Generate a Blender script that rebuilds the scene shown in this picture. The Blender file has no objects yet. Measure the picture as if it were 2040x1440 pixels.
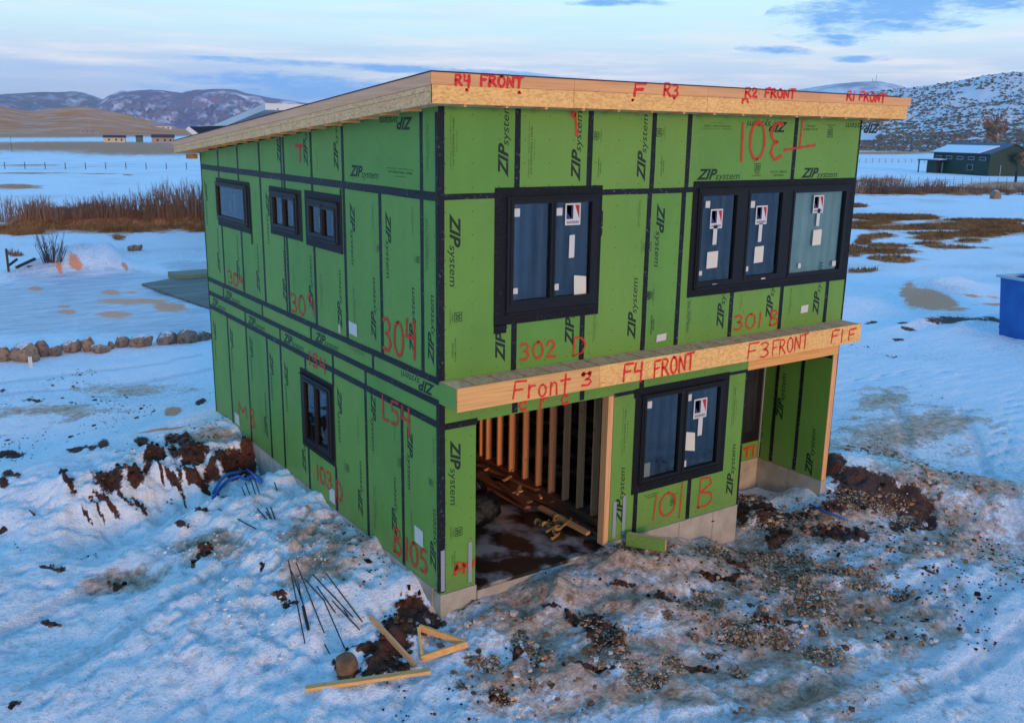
import bpy, bmesh, math, random
import numpy as np
from mathutils import Vector, Matrix
random.seed(7); RNG = np.random.default_rng(11)
S = bpy.context.scene
COL = S.collection
PI = math.pi

# ------------------------------------------------------------------ camera
W0, H0, FPX = 2040.0, 1440.0, 1855.56
YAW, PITCH, ROLL = 0.60036, 0.24113, 0.015219
CAM = np.array([-5.93612676, -10.37440322, 6.27052163])
def _rot(y, p, r):
    cy, sy, cp, sp = math.cos(y), math.sin(y), math.cos(p), math.sin(p)
    f = np.array([sy*cp, cy*cp, -sp]); rt = np.array([cy, -sy, 0.]); up = np.cross(rt, f)
    c, s = math.cos(r), math.sin(r)
    return np.array([c*rt+s*up, -s*rt+c*up, f])
RM = _rot(YAW, PITCH, ROLL)
cd = bpy.data.cameras.new('camera'); cam = bpy.data.objects.new('camera', cd); COL.objects.link(cam)
cam.matrix_world = Matrix(((RM[0][0], RM[1][0], -RM[2][0], CAM[0]), (RM[0][1], RM[1][1], -RM[2][1], CAM[1]),
                           (RM[0][2], RM[1][2], -RM[2][2], CAM[2]), (0, 0, 0, 1)))
cd.sensor_width = 36; cd.lens = FPX/W0*36; cd.clip_start = .1; cd.clip_end = 40000
S.camera = cam

# ------------------------------------------------------------------ light
S.view_settings.view_transform = 'Standard'; S.view_settings.look = 'None'
S.view_settings.gamma = 1; S.view_settings.use_curve_mapping = False
S.view_settings.exposure = 0.20
SUN = Vector((-.20, -1.0, .10)).normalized()
sun_el = math.asin(SUN.z); sun_rot = math.atan2(SUN.x, SUN.y)
world = bpy.data.worlds.new('World'); S.world = world; world.use_nodes = True
nt = world.node_tree; nt.nodes.clear()
def N(t, typ, **k):
    n = t.nodes.new(typ)
    for a, b in k.items():
        if a == 'inp':
            for i, v in b.items(): n.inputs[i].default_value = v
        else: setattr(n, a, b)
    return n
def math_n(t, op, a, b=None, c=None, clamp=False):
    n = t.nodes.new('ShaderNodeMath'); n.operation = op; n.use_clamp = clamp
    for i, v in enumerate((a, b, c)):
        if v is None: continue
        if isinstance(v, (int, float)): n.inputs[i].default_value = v
        else: t.links.new(v, n.inputs[i])
    return n.outputs[0]
def mixc(t, f, a, b, mode='MIX'):
    n = t.nodes.new('ShaderNodeMix'); n.data_type = 'RGBA'; n.blend_type = mode
    for s, v in ((n.inputs[0], f), (n.inputs[6], a), (n.inputs[7], b)):
        if isinstance(v, (int, float)): s.default_value = v
        elif isinstance(v, tuple): s.default_value = v if len(v) == 4 else (*v, 1)
        else: t.links.new(v, s)
    return n.outputs[2]
def ramp(t, f, stops, mode='LINEAR'):
    n = t.nodes.new('ShaderNodeValToRGB'); n.color_ramp.interpolation = mode
    e = n.color_ramp.elements
    while len(e) < len(stops): e.new(0.5)
    for k, (p, c) in enumerate(stops):
        e[k].position = p; e[k].color = (*c, 1) if isinstance(c, tuple) else (c, c, c, 1)
    t.links.new(f, n.inputs[0]); return n.outputs[0]
def noise(t, vec, scale, detail=4, rough=.55, out=0, dist=0.):
    n = t.nodes.new('ShaderNodeTexNoise'); n.inputs['Scale'].default_value = scale
    n.inputs['Detail'].default_value = detail; n.inputs['Roughness'].default_value = rough
    n.inputs['Distortion'].default_value = dist
    if vec is not None: t.links.new(vec, n.inputs['Vector'])
    return n.outputs[out]
def mapping(t, vec, scale=(1, 1, 1), loc=(0, 0, 0), rot=(0, 0, 0)):
    n = t.nodes.new('ShaderNodeMapping'); t.links.new(vec, n.inputs[0])
    n.inputs['Scale'].default_value = scale; n.inputs['Location'].default_value = loc; n.inputs['Rotation'].default_value = rot
    return n.outputs[0]

SKY_STR = 0.10
VEIL = 1/SKY_STR
sky = N(nt, 'ShaderNodeTexSky', sky_type='NISHITA', sun_disc=False, sun_elevation=sun_el, sun_rotation=sun_rot,
        air_density=1.0, dust_density=0.4, ozone_density=4.0, altitude=1800)
geo = N(nt, 'ShaderNodeTexCoord').outputs['Generated']
sep = N(nt, 'ShaderNodeSeparateXYZ'); nt.links.new(geo, sep.inputs[0])
elev = sep.outputs[2]
# thin high cloud: pale veil towards the horizon, drawn out in streaks
streak = noise(nt, mapping(nt, geo, (1.1, 1.1, 17)), 2.0, 6, .6)
wisps = noise(nt, mapping(nt, geo, (2.2, 2.2, 30), (3, 1, 0)), 2.6, 7, .62)
veilcol = ramp(nt, elev, [(0.0, (.36, .46, .70)), (.04, (.42, .54, .76)), (.07, (.52, .65, .81)), (.095, (.55, .77, .88)), (.14, (.56, .86, .92)), (.26, (.32, .69, .98)), (.55, (.125, .44, .96))])
pinkish = mixc(nt, math_n(nt, 'MULTIPLY', ramp(nt, wisps, [(.47, 0.), (.66, 1.)]), ramp(nt, elev, [(.03, 0.), (.06, .9), (.10, .45), (.2, 0.)])), veilcol, (.78, .78, .84))
blueish = mixc(nt, math_n(nt, 'MULTIPLY', ramp(nt, streak, [(.50, 0.), (.66, 1.)]), ramp(nt, elev, [(.0, .7), (.05, .7), (.085, .15), (.2, .3)])), pinkish, (.30, .47, .82))
# the one darker blue-grey cloud bank high on the right
dcl = RM.T @ np.array([(1860-1020)/FPX, (720-22)/FPX, 1.]); dcl /= np.linalg.norm(dcl)
dcr = np.array([dcl[1], -dcl[0], 0]); dcr /= np.linalg.norm(dcr)
def dotv(v):
    n = N(nt, 'ShaderNodeVectorMath', operation='DOT_PRODUCT'); nt.links.new(geo, n.inputs[0]); n.inputs[1].default_value = tuple(v); return n.outputs['Value']
def cloud_at(u, v, su, sv, tilt=0.):
    d = RM.T @ np.array([(u-1020)/FPX, (720-v)/FPX, 1.]); d /= np.linalg.norm(d)
    r = np.array([d[1], -d[0], 0]); r /= np.linalg.norm(r); up = np.cross(r, d)
    a = r*math.cos(tilt)+up*math.sin(tilt); b = -r*math.sin(tilt)+up*math.cos(tilt)
    x = math_n(nt, 'DIVIDE', dotv(a), su/FPX); y = math_n(nt, 'DIVIDE', dotv(b), sv/FPX)
    q = math_n(nt, 'ADD', math_n(nt, 'MULTIPLY', x, x), math_n(nt, 'MULTIPLY', y, y))
    f = math_n(nt, 'GREATER_THAN', dotv(d), 0.)
    return math_n(nt, 'MULTIPLY', math_n(nt, 'SUBTRACT', 1., q, clamp=True), f)
m = cloud_at(1790, 10, 230, 62, .10)
for a in ((620, 178, 330, 34, -.02), (1640, 47, 40, 22, 0), (1675, 79, 40, 14, 0), (1545, 100, 75, 9, -.05), (1950, 5, 210, 30, .08), (800, 138, 420, 9, -.03), (1720, 118, 60, 7, .0), (1240, 6, 120, 8, .0)):
    m = math_n(nt, 'MAXIMUM', m, cloud_at(*a))
cn = noise(nt, mapping(nt, geo, (9, 9, 46)), 2.0, 9, .74)
cm = math_n(nt, 'MULTIPLY', math_n(nt, 'ADD', math_n(nt, 'MULTIPLY', m, .62), math_n(nt, 'MULTIPLY', math_n(nt, 'SUBTRACT', cn, .5), 2.6)), math_n(nt, 'GREATER_THAN', m, 0.001))
banked = mixc(nt, ramp(nt, cm, [(.02, 0.), (.60, .9)]), blueish, (.14, .38, .82))
scaled = N(nt, 'ShaderNodeVectorMath', operation='SCALE'); nt.links.new(banked, scaled.inputs[0]); scaled.inputs['Scale'].default_value = VEIL*1.06
veilf = ramp(nt, elev, [(0.0, 1.), (.14, .98), (.38, .92), (.75, .88)])
skycol = mixc(nt, veilf, sky.outputs[0], scaled.outputs[0])
bg = N(nt, 'ShaderNodeBackground'); bg.inputs[1].default_value = SKY_STR
nt.links.new(skycol, bg.inputs[0]); wo = N(nt, 'ShaderNodeOutputWorld'); nt.links.new(bg.outputs[0], wo.inputs[0])

sl = bpy.data.lights.new('low_sun', 'SUN'); sl.energy = 2.2; sl.angle = math.radians(14); sl.color = (1.0, .52, .21)
so = bpy.data.objects.new('low_sun', sl); COL.objects.link(so)
so.rotation_euler = (-SUN).to_track_quat('-Z', 'Y').to_euler()

# ------------------------------------------------------------------ rays from the surveyed viewpoint to real planes
def ray(u, v): return RM.T @ np.array([(u-W0/2)/FPX, (H0/2-v)/FPX, 1.])
def plane(u, v, ax, val):
    d = ray(u, v); return CAM + d*((val-CAM[ax])/d[ax])
def Fr(u, v, y=0.): p = plane(u, v, 1, y); return (p[0], p[2])
def Lf(u, v, x=0.): p = plane(u, v, 0, x); return (p[1], p[2])
def Gz(u, v, z=-.8): return plane(u, v, 2, z)
CR = {'c1': (340, 130), 'c2': (840, 120), 'c3': (1320, 120), 'c4': (380, 480), 'c5': (840, 380), 'c6': (1280, 480), 'c7': (380, 820), 'c8': (840, 740), 'B': (1200, 700), 'g': (480, 1040)}
def cu(c, a, b): return (CR[c][0]+a/3.6, CR[c][1]+b/3.6)

# ------------------------------------------------------------------ numpy noise
def vnoise(x, y, seed=0):
    r = np.random.default_rng(seed).random((256, 256)).astype(np.float32)
    xi = np.floor(x).astype(np.int64); yi = np.floor(y).astype(np.int64)
    fx = x-xi; fy = y-yi; fx = fx*fx*(3-2*fx); fy = fy*fy*(3-2*fy)
    a = r[xi & 255, yi & 255]; b = r[(xi+1) & 255, yi & 255]; c = r[xi & 255, (yi+1) & 255]; d = r[(xi+1) & 255, (yi+1) & 255]
    return (a*(1-fx)+b*fx)*(1-fy)+(c*(1-fx)+d*fx)*fy-.5
def fbm(x, y, sc, oc=4, seed=0, g=.5):
    s = 0; a = 1.
    for k in range(oc):
        s = s+a*vnoise(x*sc+k*17.3, y*sc-k*9.1, seed+k); sc *= 2.03; a *= g
    return s

# ------------------------------------------------------------------ terrain height
HC = np.array([(-.15, -.15, -.42), (.3, -.15, -.33), (.6, -.2, -.26), (1.8, -.25, -.14), (3.0, -.2, -.10), (3.7, -.3, -.06), (4.3, -.2, -.22), (4.8, -.3, -.42), (5.9, -.2, -.74), (6.5, .3, -.74),
 (6.1, -1.0, -.74), (8.4, -.3, -.33), (8.2, 1.3, -.68), (6.3, 1.3, -.6), (7.5, .2, -.60), (8.7, .3, -.22), (9.6, .5, .06), (10.6, -.3, -.06), (11.3, -1.0, -.25), (9.2, -1.4, -.65), (8.9, 2.2, -.30), (7.3, -1.0, -.66),
 (12.5, 0, -.8), (0, -2.6, -.70), (3, -3, -.62), (6, -3, -.74), (10, -3, -.85), (2., -1.3, -.34), (1.0, -1.4, -.42), (4, -1.6, -.5), (-.6, -.9, -.62), (-1.4, -1.4, -.72),
 (-.1, .7, -.02), (-.1, 2, 0.0), (-.1, 4, 0.), (-.1, 5.75, -.03), (-.1, 6.5, -.36), (-.1, 7.3, -.64), (-.1, 7.9, 0.02), (-.1, 9, .06), (-.1, 10.2, .03), (-.35, .2, -.38),
 (-1, 1.2, -.14), (-1.1, 3, -.10), (-1.1, 5, -.12), (-2.3, 3, -.42), (-2.0, 1.4, -.42), (-.9, 6.35, -.62), (-2, 6.3, -.80), (-3.2, 6.0, -.85), (-1.6, 5.3, -.25), (-2.4, 4.6, -.5),
 (-1.0, 7.7, -.05), (-2.4, 7.9, .02), (-3.4, 7.8, -.10), (-3.0, 8.5, -.2), (-4.3, 7.4, -.5), (-5.0, 7, -.78), (-1.2, -.3, -.52), (-2, 0, -.6), (-3.5, 0, -.78), (-5, 0, -.86), (-4.5, 3, -.82), (-3.3, 4, -.74),
 (-1, 12, -.5), (-4, 12, -.8), (0, 16, -.8), (5, 11, -.5), (9, 11, -.6), (12, 5, -.85), (-7, 8, -.85), (-8, -3, -.9), (0, -6, -.8), (6, -6, -.85), (14, -4, -.85)])
BUMPS = []                     # (x, y, rx, ry, rot, h)
def addb(u, v, rx, ry, h, rot=0., z=-.8):
    p = Gz(u, v, z); BUMPS.append((p[0], p[1], rx, ry, rot, h))
addb(60, 548, 2.6, .8, .32, .12); addb(115, 544, 1.8, .8, .5, .1); addb(165, 541, 1.6, .9, .65, .1); addb(200, 538, 1.3, .9, .6, .0); addb(238, 537, 1.5, .7, .32)
addb(1235, 1118, .22, .2, .14, 0, -.15); addb(1262, 1125, .2, .2, .08, 0, -.2); addb(1110, 1195, .3, .22, .13, 0, -.35); addb(1290, 1215, .35, .2, .10, -.5, -.4); addb(1500, 1040, .3, .3, .18, 0, -.7)
addb(1862, 574, 2.4, 1.1, .55, -.35); addb(1760, 600, 6, 1.6, .4, -.1); addb(1850, 640, 3.5, .45, .18, 0.1); addb(1960, 640, 3, .35, .15, .1)
for q in range(7): addb(60+q*60, 446-(q % 2)*3, 3.2, 1.4, .45+.2*(q % 3), .05)
def H(x, y, detail=True):
    x = np.asarray(x, float); y = np.asarray(y, float); shp = x.shape; x = x.ravel(); y = y.ravel()
    num = np.full(x.shape, -.82*.012); den = np.full(x.shape, .012)
    for cx, cy, cz in HC:
        w = 1/((x-cx)**2+(y-cy)**2+.04)**1.6; num += w*cz; den += w
    h = num/den
    for bx, by, rx, ry, ro, hh in BUMPS:
        c, s = math.cos(ro), math.sin(ro); dx = x-bx; dy = y-by
        a = (c*dx+s*dy)/rx; b = (-s*dx+c*dy)/ry; q = a*a+b*b
        h += np.where(q < 9, hh*np.exp(-q)*(1+.45*vnoise(x*1.3, y*1.3, 5)), 0)
    if detail:
        r = np.hypot(x-2, y-2)
        left = np.exp(-(((x+1.5)/2.4)**2+((y-3.0)/4.8)**2))           # churned snow heap beside the wall
        mound = np.exp(-(((x+2.3)/2.3)**2+((y-7.4)/1.2)**2))
        yard = np.exp(-(((x-4)/5.)**2+((y+1.4)/2.2)**2))
        damp = np.clip(1.6-r/60, .0, 1)
        big = fbm(x, y, .35, 2, 3)*.10*np.clip(r/14, .15, 1)*np.clip(2-r/500, .2, 1)
        h += big
        h += damp*(fbm(x, y, 3.6, 4, 20, .6)*(.030+.13*left+.20*mound+.07*yard))
        h += damp*(np.abs(vnoise(x*1.7, y*2.6, 40))*(.02+.05*yard))
    ins = (x > .06) & (x < 8.37) & (y > .06) & (y < 10.1) & ~((x > 6.07) & (y < 1.50))
    h = np.where(ins, -1.3, h)
    return h.reshape(shp)
_T = np.geomspace(6, 3000, 2600)
def G(u, v):
    d = ray(u, v); X = CAM[0]+d[0]*_T; Y = CAM[1]+d[1]*_T; Z = CAM[2]+d[2]*_T
    f = Z-H(X, Y, False); i = int(np.argmax(f < 0))
    if i == 0: return Gz(u, v)
    k = f[i-1]/(f[i-1]-f[i]); t = _T[i-1]+k*(_T[i]-_T[i-1]); p = CAM+d*t
    return np.array([p[0], p[1], float(H(np.array([p[0]]), np.array([p[1]]))[0])])

# ------------------------------------------------------------------ helpers for objects
def tag(o, label=None, cat=None, group=None, kind=None):
    if label: o['label'] = label
    if cat: o['category'] = cat
    if group: o['group'] = group
    if kind: o['kind'] = kind
    return o
def empty(name, label, cat, loc=(0, 0, 0), rz=0., group=None):
    o = bpy.data.objects.new(name, None); COL.objects.link(o); o.empty_display_size = .2
    o.location = loc; o.rotation_euler = (0, 0, rz); return tag(o, label, cat, group)
def wm(o):
    m = Matrix.LocRotScale(o.location, o.rotation_euler, o.scale)
    if o.parent: m = wm(o.parent) @ o.matrix_parent_inverse @ m
    return m
class MB:
    def __init__(s): s.v = []; s.f = []; s.uv = []; s.mi = []
    def quad(s, pts, uvs=None, mi=0):
        b = len(s.v); s.v += [tuple(map(float, p)) for p in pts]; s.f.append(tuple(range(b, b+len(pts))))
        s.uv += list(uvs) if uvs else [(0., 0.)]*len(pts); s.mi.append(mi)
    def box(s, lo, hi, M=None, mi=0):
        (x0, y0, z0), (x1, y1, z1) = lo, hi
        P = [Vector(p) for p in ((x0, y0, z0), (x1, y0, z0), (x1, y1, z0), (x0, y1, z0), (x0, y0, z1), (x1, y0, z1), (x1, y1, z1), (x0, y1, z1))]
        if M is not None: P = [M @ p for p in P]
        for q, (i, j) in (((0, 3, 2, 1), (0, 1)), ((4, 5, 6, 7), (0, 1)), ((0, 1, 5, 4), (0, 2)), ((1, 2, 6, 5), (1, 2)), ((2, 3, 7, 6), (0, 2)), ((3, 0, 4, 7), (1, 2))):
            L = [(x0, y0, z0), (x1, y0, z0), (x1, y1, z0), (x0, y1, z0), (x0, y0, z1), (x1, y0, z1), (x1, y1, z1), (x0, y1, z1)]
            s.quad([P[k] for k in q], [(L[k][i], L[k][j]) for k in q], mi)
        return s
    def beam(s, p0, p1, w, h, roll=0., mi=0):
        p0, p1 = Vector(p0), Vector(p1); d = p1-p0; L = d.length; q = d.to_track_quat('X', 'Z').to_matrix().to_4x4()
        M = Matrix.Translation(p0) @ q @ Matrix.Rotation(roll, 4, 'X'); return s.box((0, -w/2, -h/2), (L, w/2, h/2), M, mi)
    def tube(s, pts, r, n=6, r1=None, mi=0, cap=True):
        pts = [Vector(p) for p in pts]; k = len(pts); rings = []
        for i, p in enumerate(pts):
            d = (pts[min(i+1, k-1)]-pts[max(i-1, 0)]); d = d.normalized() if d.length > 1e-9 else Vector((0, 0, 1))
            a = d.orthogonal().normalized() if i == 0 else (a0-d*a0.dot(d)).normalized()
            a0 = a; b = d.cross(a); rr = r if r1 is None else r+(r1-r)*i/(k-1)
            base = len(s.v)
            for j in range(n):
                t = 2*PI*j/n; s.v.append(tuple(p+a*math.cos(t)*rr+b*math.sin(t)*rr))
            rings.append(base)
        for i in range(k-1):
            for j in range(n):
                q = (rings[i]+j, rings[i]+(j+1) % n, rings[i+1]+(j+1) % n, rings[i+1]+j); s.f.append(q); s.uv += [(0, 0)]*4; s.mi.append(mi)
        if cap and n > 3:
            s.f.append(tuple(rings[0]+j for j in range(n))[::-1]); s.uv += [(0, 0)]*n; s.mi.append(mi)
            s.f.append(tuple(rings[-1]+j for j in range(n))); s.uv += [(0, 0)]*n; s.mi.append(mi)
        return s
    def mesh(s, name, mats, smooth=False):
        me = bpy.data.meshes.new(name); me.from_pydata(s.v, [], s.f)
        uv = me.uv_layers.new(name='UVMap'); uv.data.foreach_set('uv', np.array(s.uv, dtype=np.float32).ravel())
        for m in (mats if isinstance(mats, (list, tuple)) else [mats]): me.materials.append(m)
        me.polygons.foreach_set('material_index', s.mi)
        if smooth: me.polygons.foreach_set('use_smooth', [True]*len(s.f))
        me.update(); return me
    def build(s, name, mats, parent=None, smooth=False, local=False, **k):
        return link(name, s.mesh(name, mats, smooth), parent, local, **k)
def link(name, me, parent=None, local=False, **k):
    o = bpy.data.objects.new(name, me); COL.objects.link(o)
    if parent is not None:
        o.parent = parent
        if not local: o.matrix_parent_inverse = wm(parent).inverted()
    return tag(o, **k)
def blob(mb, c, r, seed, sub=1, flat=1., jit=.25, mi=0):
    """lumpy stone: jittered icosphere"""
    rr = random.Random(seed); bm = bmesh.new(); bmesh.ops.create_icosphere(bm, subdivisions=sub, radius=1)
    base = len(mb.v); n = len(bm.verts)
    for v in bm.verts:
        k = 1+rr.uniform(-jit, jit); mb.v.append((c[0]+v.co.x*r[0]*k, c[1]+v.co.y*r[1]*k, c[2]+v.co.z*r[2]*k*flat))
    for f in bm.faces: mb.f.append(tuple(base+v.index for v in f.verts)); mb.uv += [(0, 0)]*3; mb.mi.append(mi)
    bm.free()
def copy_tree(o, parent=None):
    c = o.copy(); COL.objects.link(c); c.parent = parent
    for ch in [q for q in bpy.data.objects if q.parent == o]: copy_tree(ch, c)
    return c

# ------------------------------------------------------------------ materials
def mat(name, col=(.5, .5, .5), rough=.7, spec=.3, metal=0., build=None):
    m = bpy.data.materials.new(name); m.use_nodes = True; t = m.node_tree; p = t.nodes['Principled BSDF']
    p.inputs['Base Color'].default_value = (*col, 1); p.inputs['Roughness'].default_value = rough
    p.inputs['Specular IOR Level'].default_value = spec; p.inputs['Metallic'].default_value = metal
    if build: build(t, p)
    return m
def bump(t, p, h, st=.4, dist=.01):
    b = N(t, 'ShaderNodeBump'); b.inputs['Strength'].default_value = st; b.inputs['Distance'].default_value = dist
    t.links.new(h, b.inputs['Height']); t.links.new(b.outputs[0], p.inputs['Normal'])
def oc(t): return N(t, 'ShaderNodeTexCoord').outputs['Object']
def uvc(t): return N(t, 'ShaderNodeTexCoord').outputs['UV']
def mottled(c1, c2, scale=4, detail=5, lo=.35, hi=.65, bs=.3, bd=.01, bscale=None, stretch=(1, 1, 1)):
    def f(t, p):
        v = mapping(t, oc(t), stretch); n = noise(t, v, scale, detail)
        t.links.new(ramp(t, n, [(lo, c1), (hi, c2)]), p.inputs['Base Color'])
        bump(t, p, noise(t, v, bscale or scale*6, 4), bs, bd)
    return f
def f_zip(g):
    def f(t, p):
        uv = uvc(t); o = oc(t); inf = N(t, 'ShaderNodeObjectInfo').outputs['Random']
        n = noise(t, o, 1.3, 5, .6); n2 = noise(t, o, 45, 3, .6)
        c = mixc(t, ramp(t, n, [(.3, 0.), (.7, 1.)]), tuple(x*.90 for x in g), tuple(x*1.08 for x in g))
        c = mixc(t, math_n(t, 'MULTIPLY', inf, .55), c, (g[0]*1.55, g[1]*1.12, g[2]*1.1))
        c = mixc(t, ramp(t, n2, [(.35, .22), (.6, 0.)]), c, (g[0]*.5, g[1]*.6, g[2]*.55))
        # nailing dots printed on the face
        s = N(t, 'ShaderNodeSeparateXYZ'); t.links.new(uv, s.inputs[0])
        def cell(o_, per, off=0.):
            a = math_n(t, 'DIVIDE', math_n(t, 'ADD', o_, off), per); fr = math_n(t, 'SUBTRACT', math_n(t, 'FRACT', a), .5)
            return math_n(t, 'MULTIPLY', fr, per)
        dx = cell(s.outputs[0], .4064, .1); dy = cell(s.outputs[1], .3048, .07)
        d = math_n(t, 'SQRT', math_n(t, 'ADD', math_n(t, 'MULTIPLY', dx, dx), math_n(t, 'MULTIPLY', dy, dy)))
        dot = math_n(t, 'LESS_THAN', d, .009)
        c = mixc(t, math_n(t, 'MULTIPLY', dot, .85), c, (.015, .03, .012))
        sz = N(t, 'ShaderNodeSeparateXYZ'); t.links.new(o, sz.inputs[0])
        low = ramp(t, math_n(t, 'ADD', math_n(t, 'MULTIPLY', sz.outputs[2], 1.), math_n(t, 'MULTIPLY', math_n(t, 'SUBTRACT', noise(t, o, 2.5, 4), .5), 1.0)), [(.0, .85), (.55, 0.)])
        mud = math_n(t, 'MULTIPLY', low, ramp(t, noise(t, o, 28, 5, .75), [(.48, 0.), (.62, 1.)]))
        c = mixc(t, mud, c, (.16, .13, .09))
        scuff = ramp(t, noise(t, mapping(t, o, (3, 3, 22), (0, 0, 0), (.15, .1, 0)), 1.3, 6, .75), [(.66, 0.), (.74, .35)])
        c = mixc(t, scuff, c, (.42, .52, .34))
        stain = ramp(t, noise(t, mapping(t, o, (1, 1, .4)), .9, 6, .65), [(.42, .0), (.70, .30)])
        c = mixc(t, stain, c, (g[0]*.45, g[1]*.55, g[2]*.55))
        t.links.new(c, p.inputs['Base Color'])
        bump(t, p, noise(t, o, 60, 4, .7), .25, .003)
    return f
ZG = (.118, .290, .046)
M_zip = mat('green_sheathing', ZG, .55, .35, build=f_zip(ZG))
M_core = mat('board_core', (.30, .19, .10), .8, .2, build=mottled((.36, .22, .11), (.22, .13, .06), 20))
def f_tape(t, p):
    uv = uvc(t); o = oc(t)
    n = noise(t, mapping(t, o, (9, 9, 9)), 2.2, 6, .75); n2 = noise(t, o, 3, 3)
    k = math_n(t, 'MULTIPLY', ramp(t, n, [(.57, 0.), (.62, 1.)]), ramp(t, n2, [(.42, 0.1), (.6, .8)]))
    t.links.new(mixc(t, k, (.008, .009, .012), (.17, .18, .24)), p.inputs['Base Color'])
    bump(t, p, noise(t, o, 35, 4, .7), .5, .004)
M_tape = mat('seam_tape', (.01, .01, .014), .5, .22, build=f_tape)
def f_flash(t, p):
    o = oc(t); bump(t, p, noise(t, mapping(t, o, (1, 1, .35)), 22, 5, .6), .6, .006)
    t.links.new(ramp(t, noise(t, o, 30, 4), [(.58, (.006, .006, .008)), (.72, (.03, .03, .035))]), p.inputs['Base Color'])
M_flash = mat('black_flashing_tape', (.008, .008, .01), .55, .2, build=f_flash)
M_ink = mat('dark_print_ink', (.012, .026, .014), .6, .3)
M_inkp = mat('fine_print_ink', (.018, .045, .014), .6, .3)
M_frame = mat('black_window_frame', (.010, .010, .012), .45, .22, build=lambda t, p: bump(t, p, noise(t, oc(t), 50), .08, .002))
def f_wood(c1, c2, ax='u', osb=False):
    def f(t, p):
        o = oc(t)
        if osb:
            v = N(t, 'ShaderNodeTexVoronoi', feature='F1'); v.inputs['Scale'].default_value = 16; v.inputs['Randomness'].default_value = 1
            t.links.new(mapping(t, o, (1.3, 1.3, 3.2), (0, 0, 0), (.3, .2, .4)), v.inputs['Vector'])
            s = N(t, 'ShaderNodeSeparateColor'); t.links.new(v.outputs['Color'], s.inputs[0])
            base = ramp(t, s.outputs[0], [(0., c2), (.35, c1), (.8, tuple(min(1, x*1.18) for x in c1)), (1., tuple(x*.8 for x in c1))])
            big = noise(t, o, 1.4, 3)
            base = mixc(t, ramp(t, big, [(.4, 0.), (.7, .35)]), base, c2)
            t.links.new(base, p.inputs['Base Color']); bump(t, p, s.outputs[1], .25, .004)
        else:
            st = {'x': (.5, 14, 14), 'y': (14, .5, 14), 'z': (14, 14, .5)}[ax]
            inf = N(t, 'ShaderNodeObjectInfo').outputs['Random']
            n = noise(t, mapping(t, o, st), 2.2, 6, .6, dist=.3); kn = noise(t, mapping(t, o, (3, 3, 3)), 2., 2)
            base = ramp(t, n, [(.3, c2), (.55, c1), (.75, tuple(min(1, x*1.12) for x in c1))])
            base = mixc(t, ramp(t, kn, [(.70, 0.), (.76, .7)]), base, tuple(x*.35 for x in c2))
            base = mixc(t, math_n(t, 'MULTIPLY', inf, .3), base, tuple(x*.75 for x in c1))
            t.links.new(base, p.inputs['Base Color']); bump(t, p, n, .3, .003)
    return f
M_lumx = mat('lumber_grain_x', rough=.7, build=f_wood((.78, .42, .15), (.58, .28, .085), 'x'))
M_lumy = mat('lumber_grain_y', rough=.7, build=f_wood((.68, .37, .17), (.50, .25, .10), 'y'))
M_lumz = mat('lumber_grain_z', rough=.7, build=f_wood((.76, .40, .18), (.52, .25, .10), 'z'))
M_fascx = mat('fascia_grain_x', rough=.7, build=f_wood((.72, .37, .16), (.60, .29, .12), 'x'))
M_fascy = mat('fascia_grain_y', rough=.7, build=f_wood((.82, .42, .24), (.68, .33, .18), 'y'))
M_osb = mat('osb', rough=.75, build=f_wood((.78, .45, .15), (.62, .33, .10), osb=True))
M_osbg = mat('osb_weathered', rough=.8, build=f_wood((.80, .46, .22), (.60, .32, .14), osb=True))
M_conc = mat('concrete', rough=.85, build=mottled((.30, .26, .21), (.42, .38, .31), 3, 7, bs=.35, bd=.006))
M_roofing = mat('dark_roofing', (.012, .018, .035), .6, .3, build=lambda t, p: bump(t, p, noise(t, oc(t), 12), .4, .01))
def f_glass(t, p):
    t.nodes.remove(p); out = t.nodes['Material Output']
    tr = N(t, 'ShaderNodeBsdfTransparent'); tr.inputs[0].default_value = (.72, .80, .86, 1)
    gl = N(t, 'ShaderNodeBsdfGlossy'); gl.inputs['Roughness'].default_value = .03; gl.inputs[0].default_value = (.85, .93, 1, 1)
    fr = N(t, 'ShaderNodeFresnel'); fr.inputs[0].default_value = 1.7
    b = N(t, 'ShaderNodeBump'); b.inputs['Strength'].default_value = .04; b.inputs['Distance'].default_value = .02
    t.links.new(noise(t, oc(t), 1.8, 2), b.inputs['Height']); t.links.new(b.outputs[0], gl.inputs['Normal'])
    mx = N(t, 'ShaderNodeMixShader'); t.links.new(fr.outputs[0], mx.inputs[0]); t.links.new(tr.outputs[0], mx.inputs[1]); t.links.new(gl.outputs[0], mx.inputs[2])
    t.links.new(mx.outputs[0], out.inputs[0])
M_glass = mat('window_glass', build=f_glass)
def f_pane_tone(c1, c2):
    def f(t, p):
        uv = uvc(t); n = noise(t, mapping(t, uv, (4.5, .55, 1)), 1.5, 6, .65, dist=.6); n2 = noise(t, uv, 2.2, 3)
        c = ramp(t, n, [(.3, c2), (.7, c1)]); c = mixc(t, ramp(t, n2, [(.3, .35), (.6, 0.)]), c, c2)
        t.links.new(c, p.inputs['Base Color']); bump(t, p, n, .6, .02)
    return f
M_film = mat('blue_pane_reflection', rough=.35, spec=.5, build=f_pane_tone((.11, .155, .24), (.022, .035, .065)))  # streaky blue reflections of the panes, put into the colour
M_paneL = mat('pale_pane_sky', rough=.35, spec=.5, build=f_pane_tone((.60, .78, .70), (.36, .55, .55)))  # bright sky showing in a pane, put into the colour
M_paneD = mat('dark_pane_tone', rough=.5, spec=.2, build=f_pane_tone((.032, .038, .048), (.008, .009, .012)))  # dim rooms and faint reflections behind glass, put into the colour
M_white = mat('white_sticker', (.55, .55, .52), .6, .3)
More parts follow.
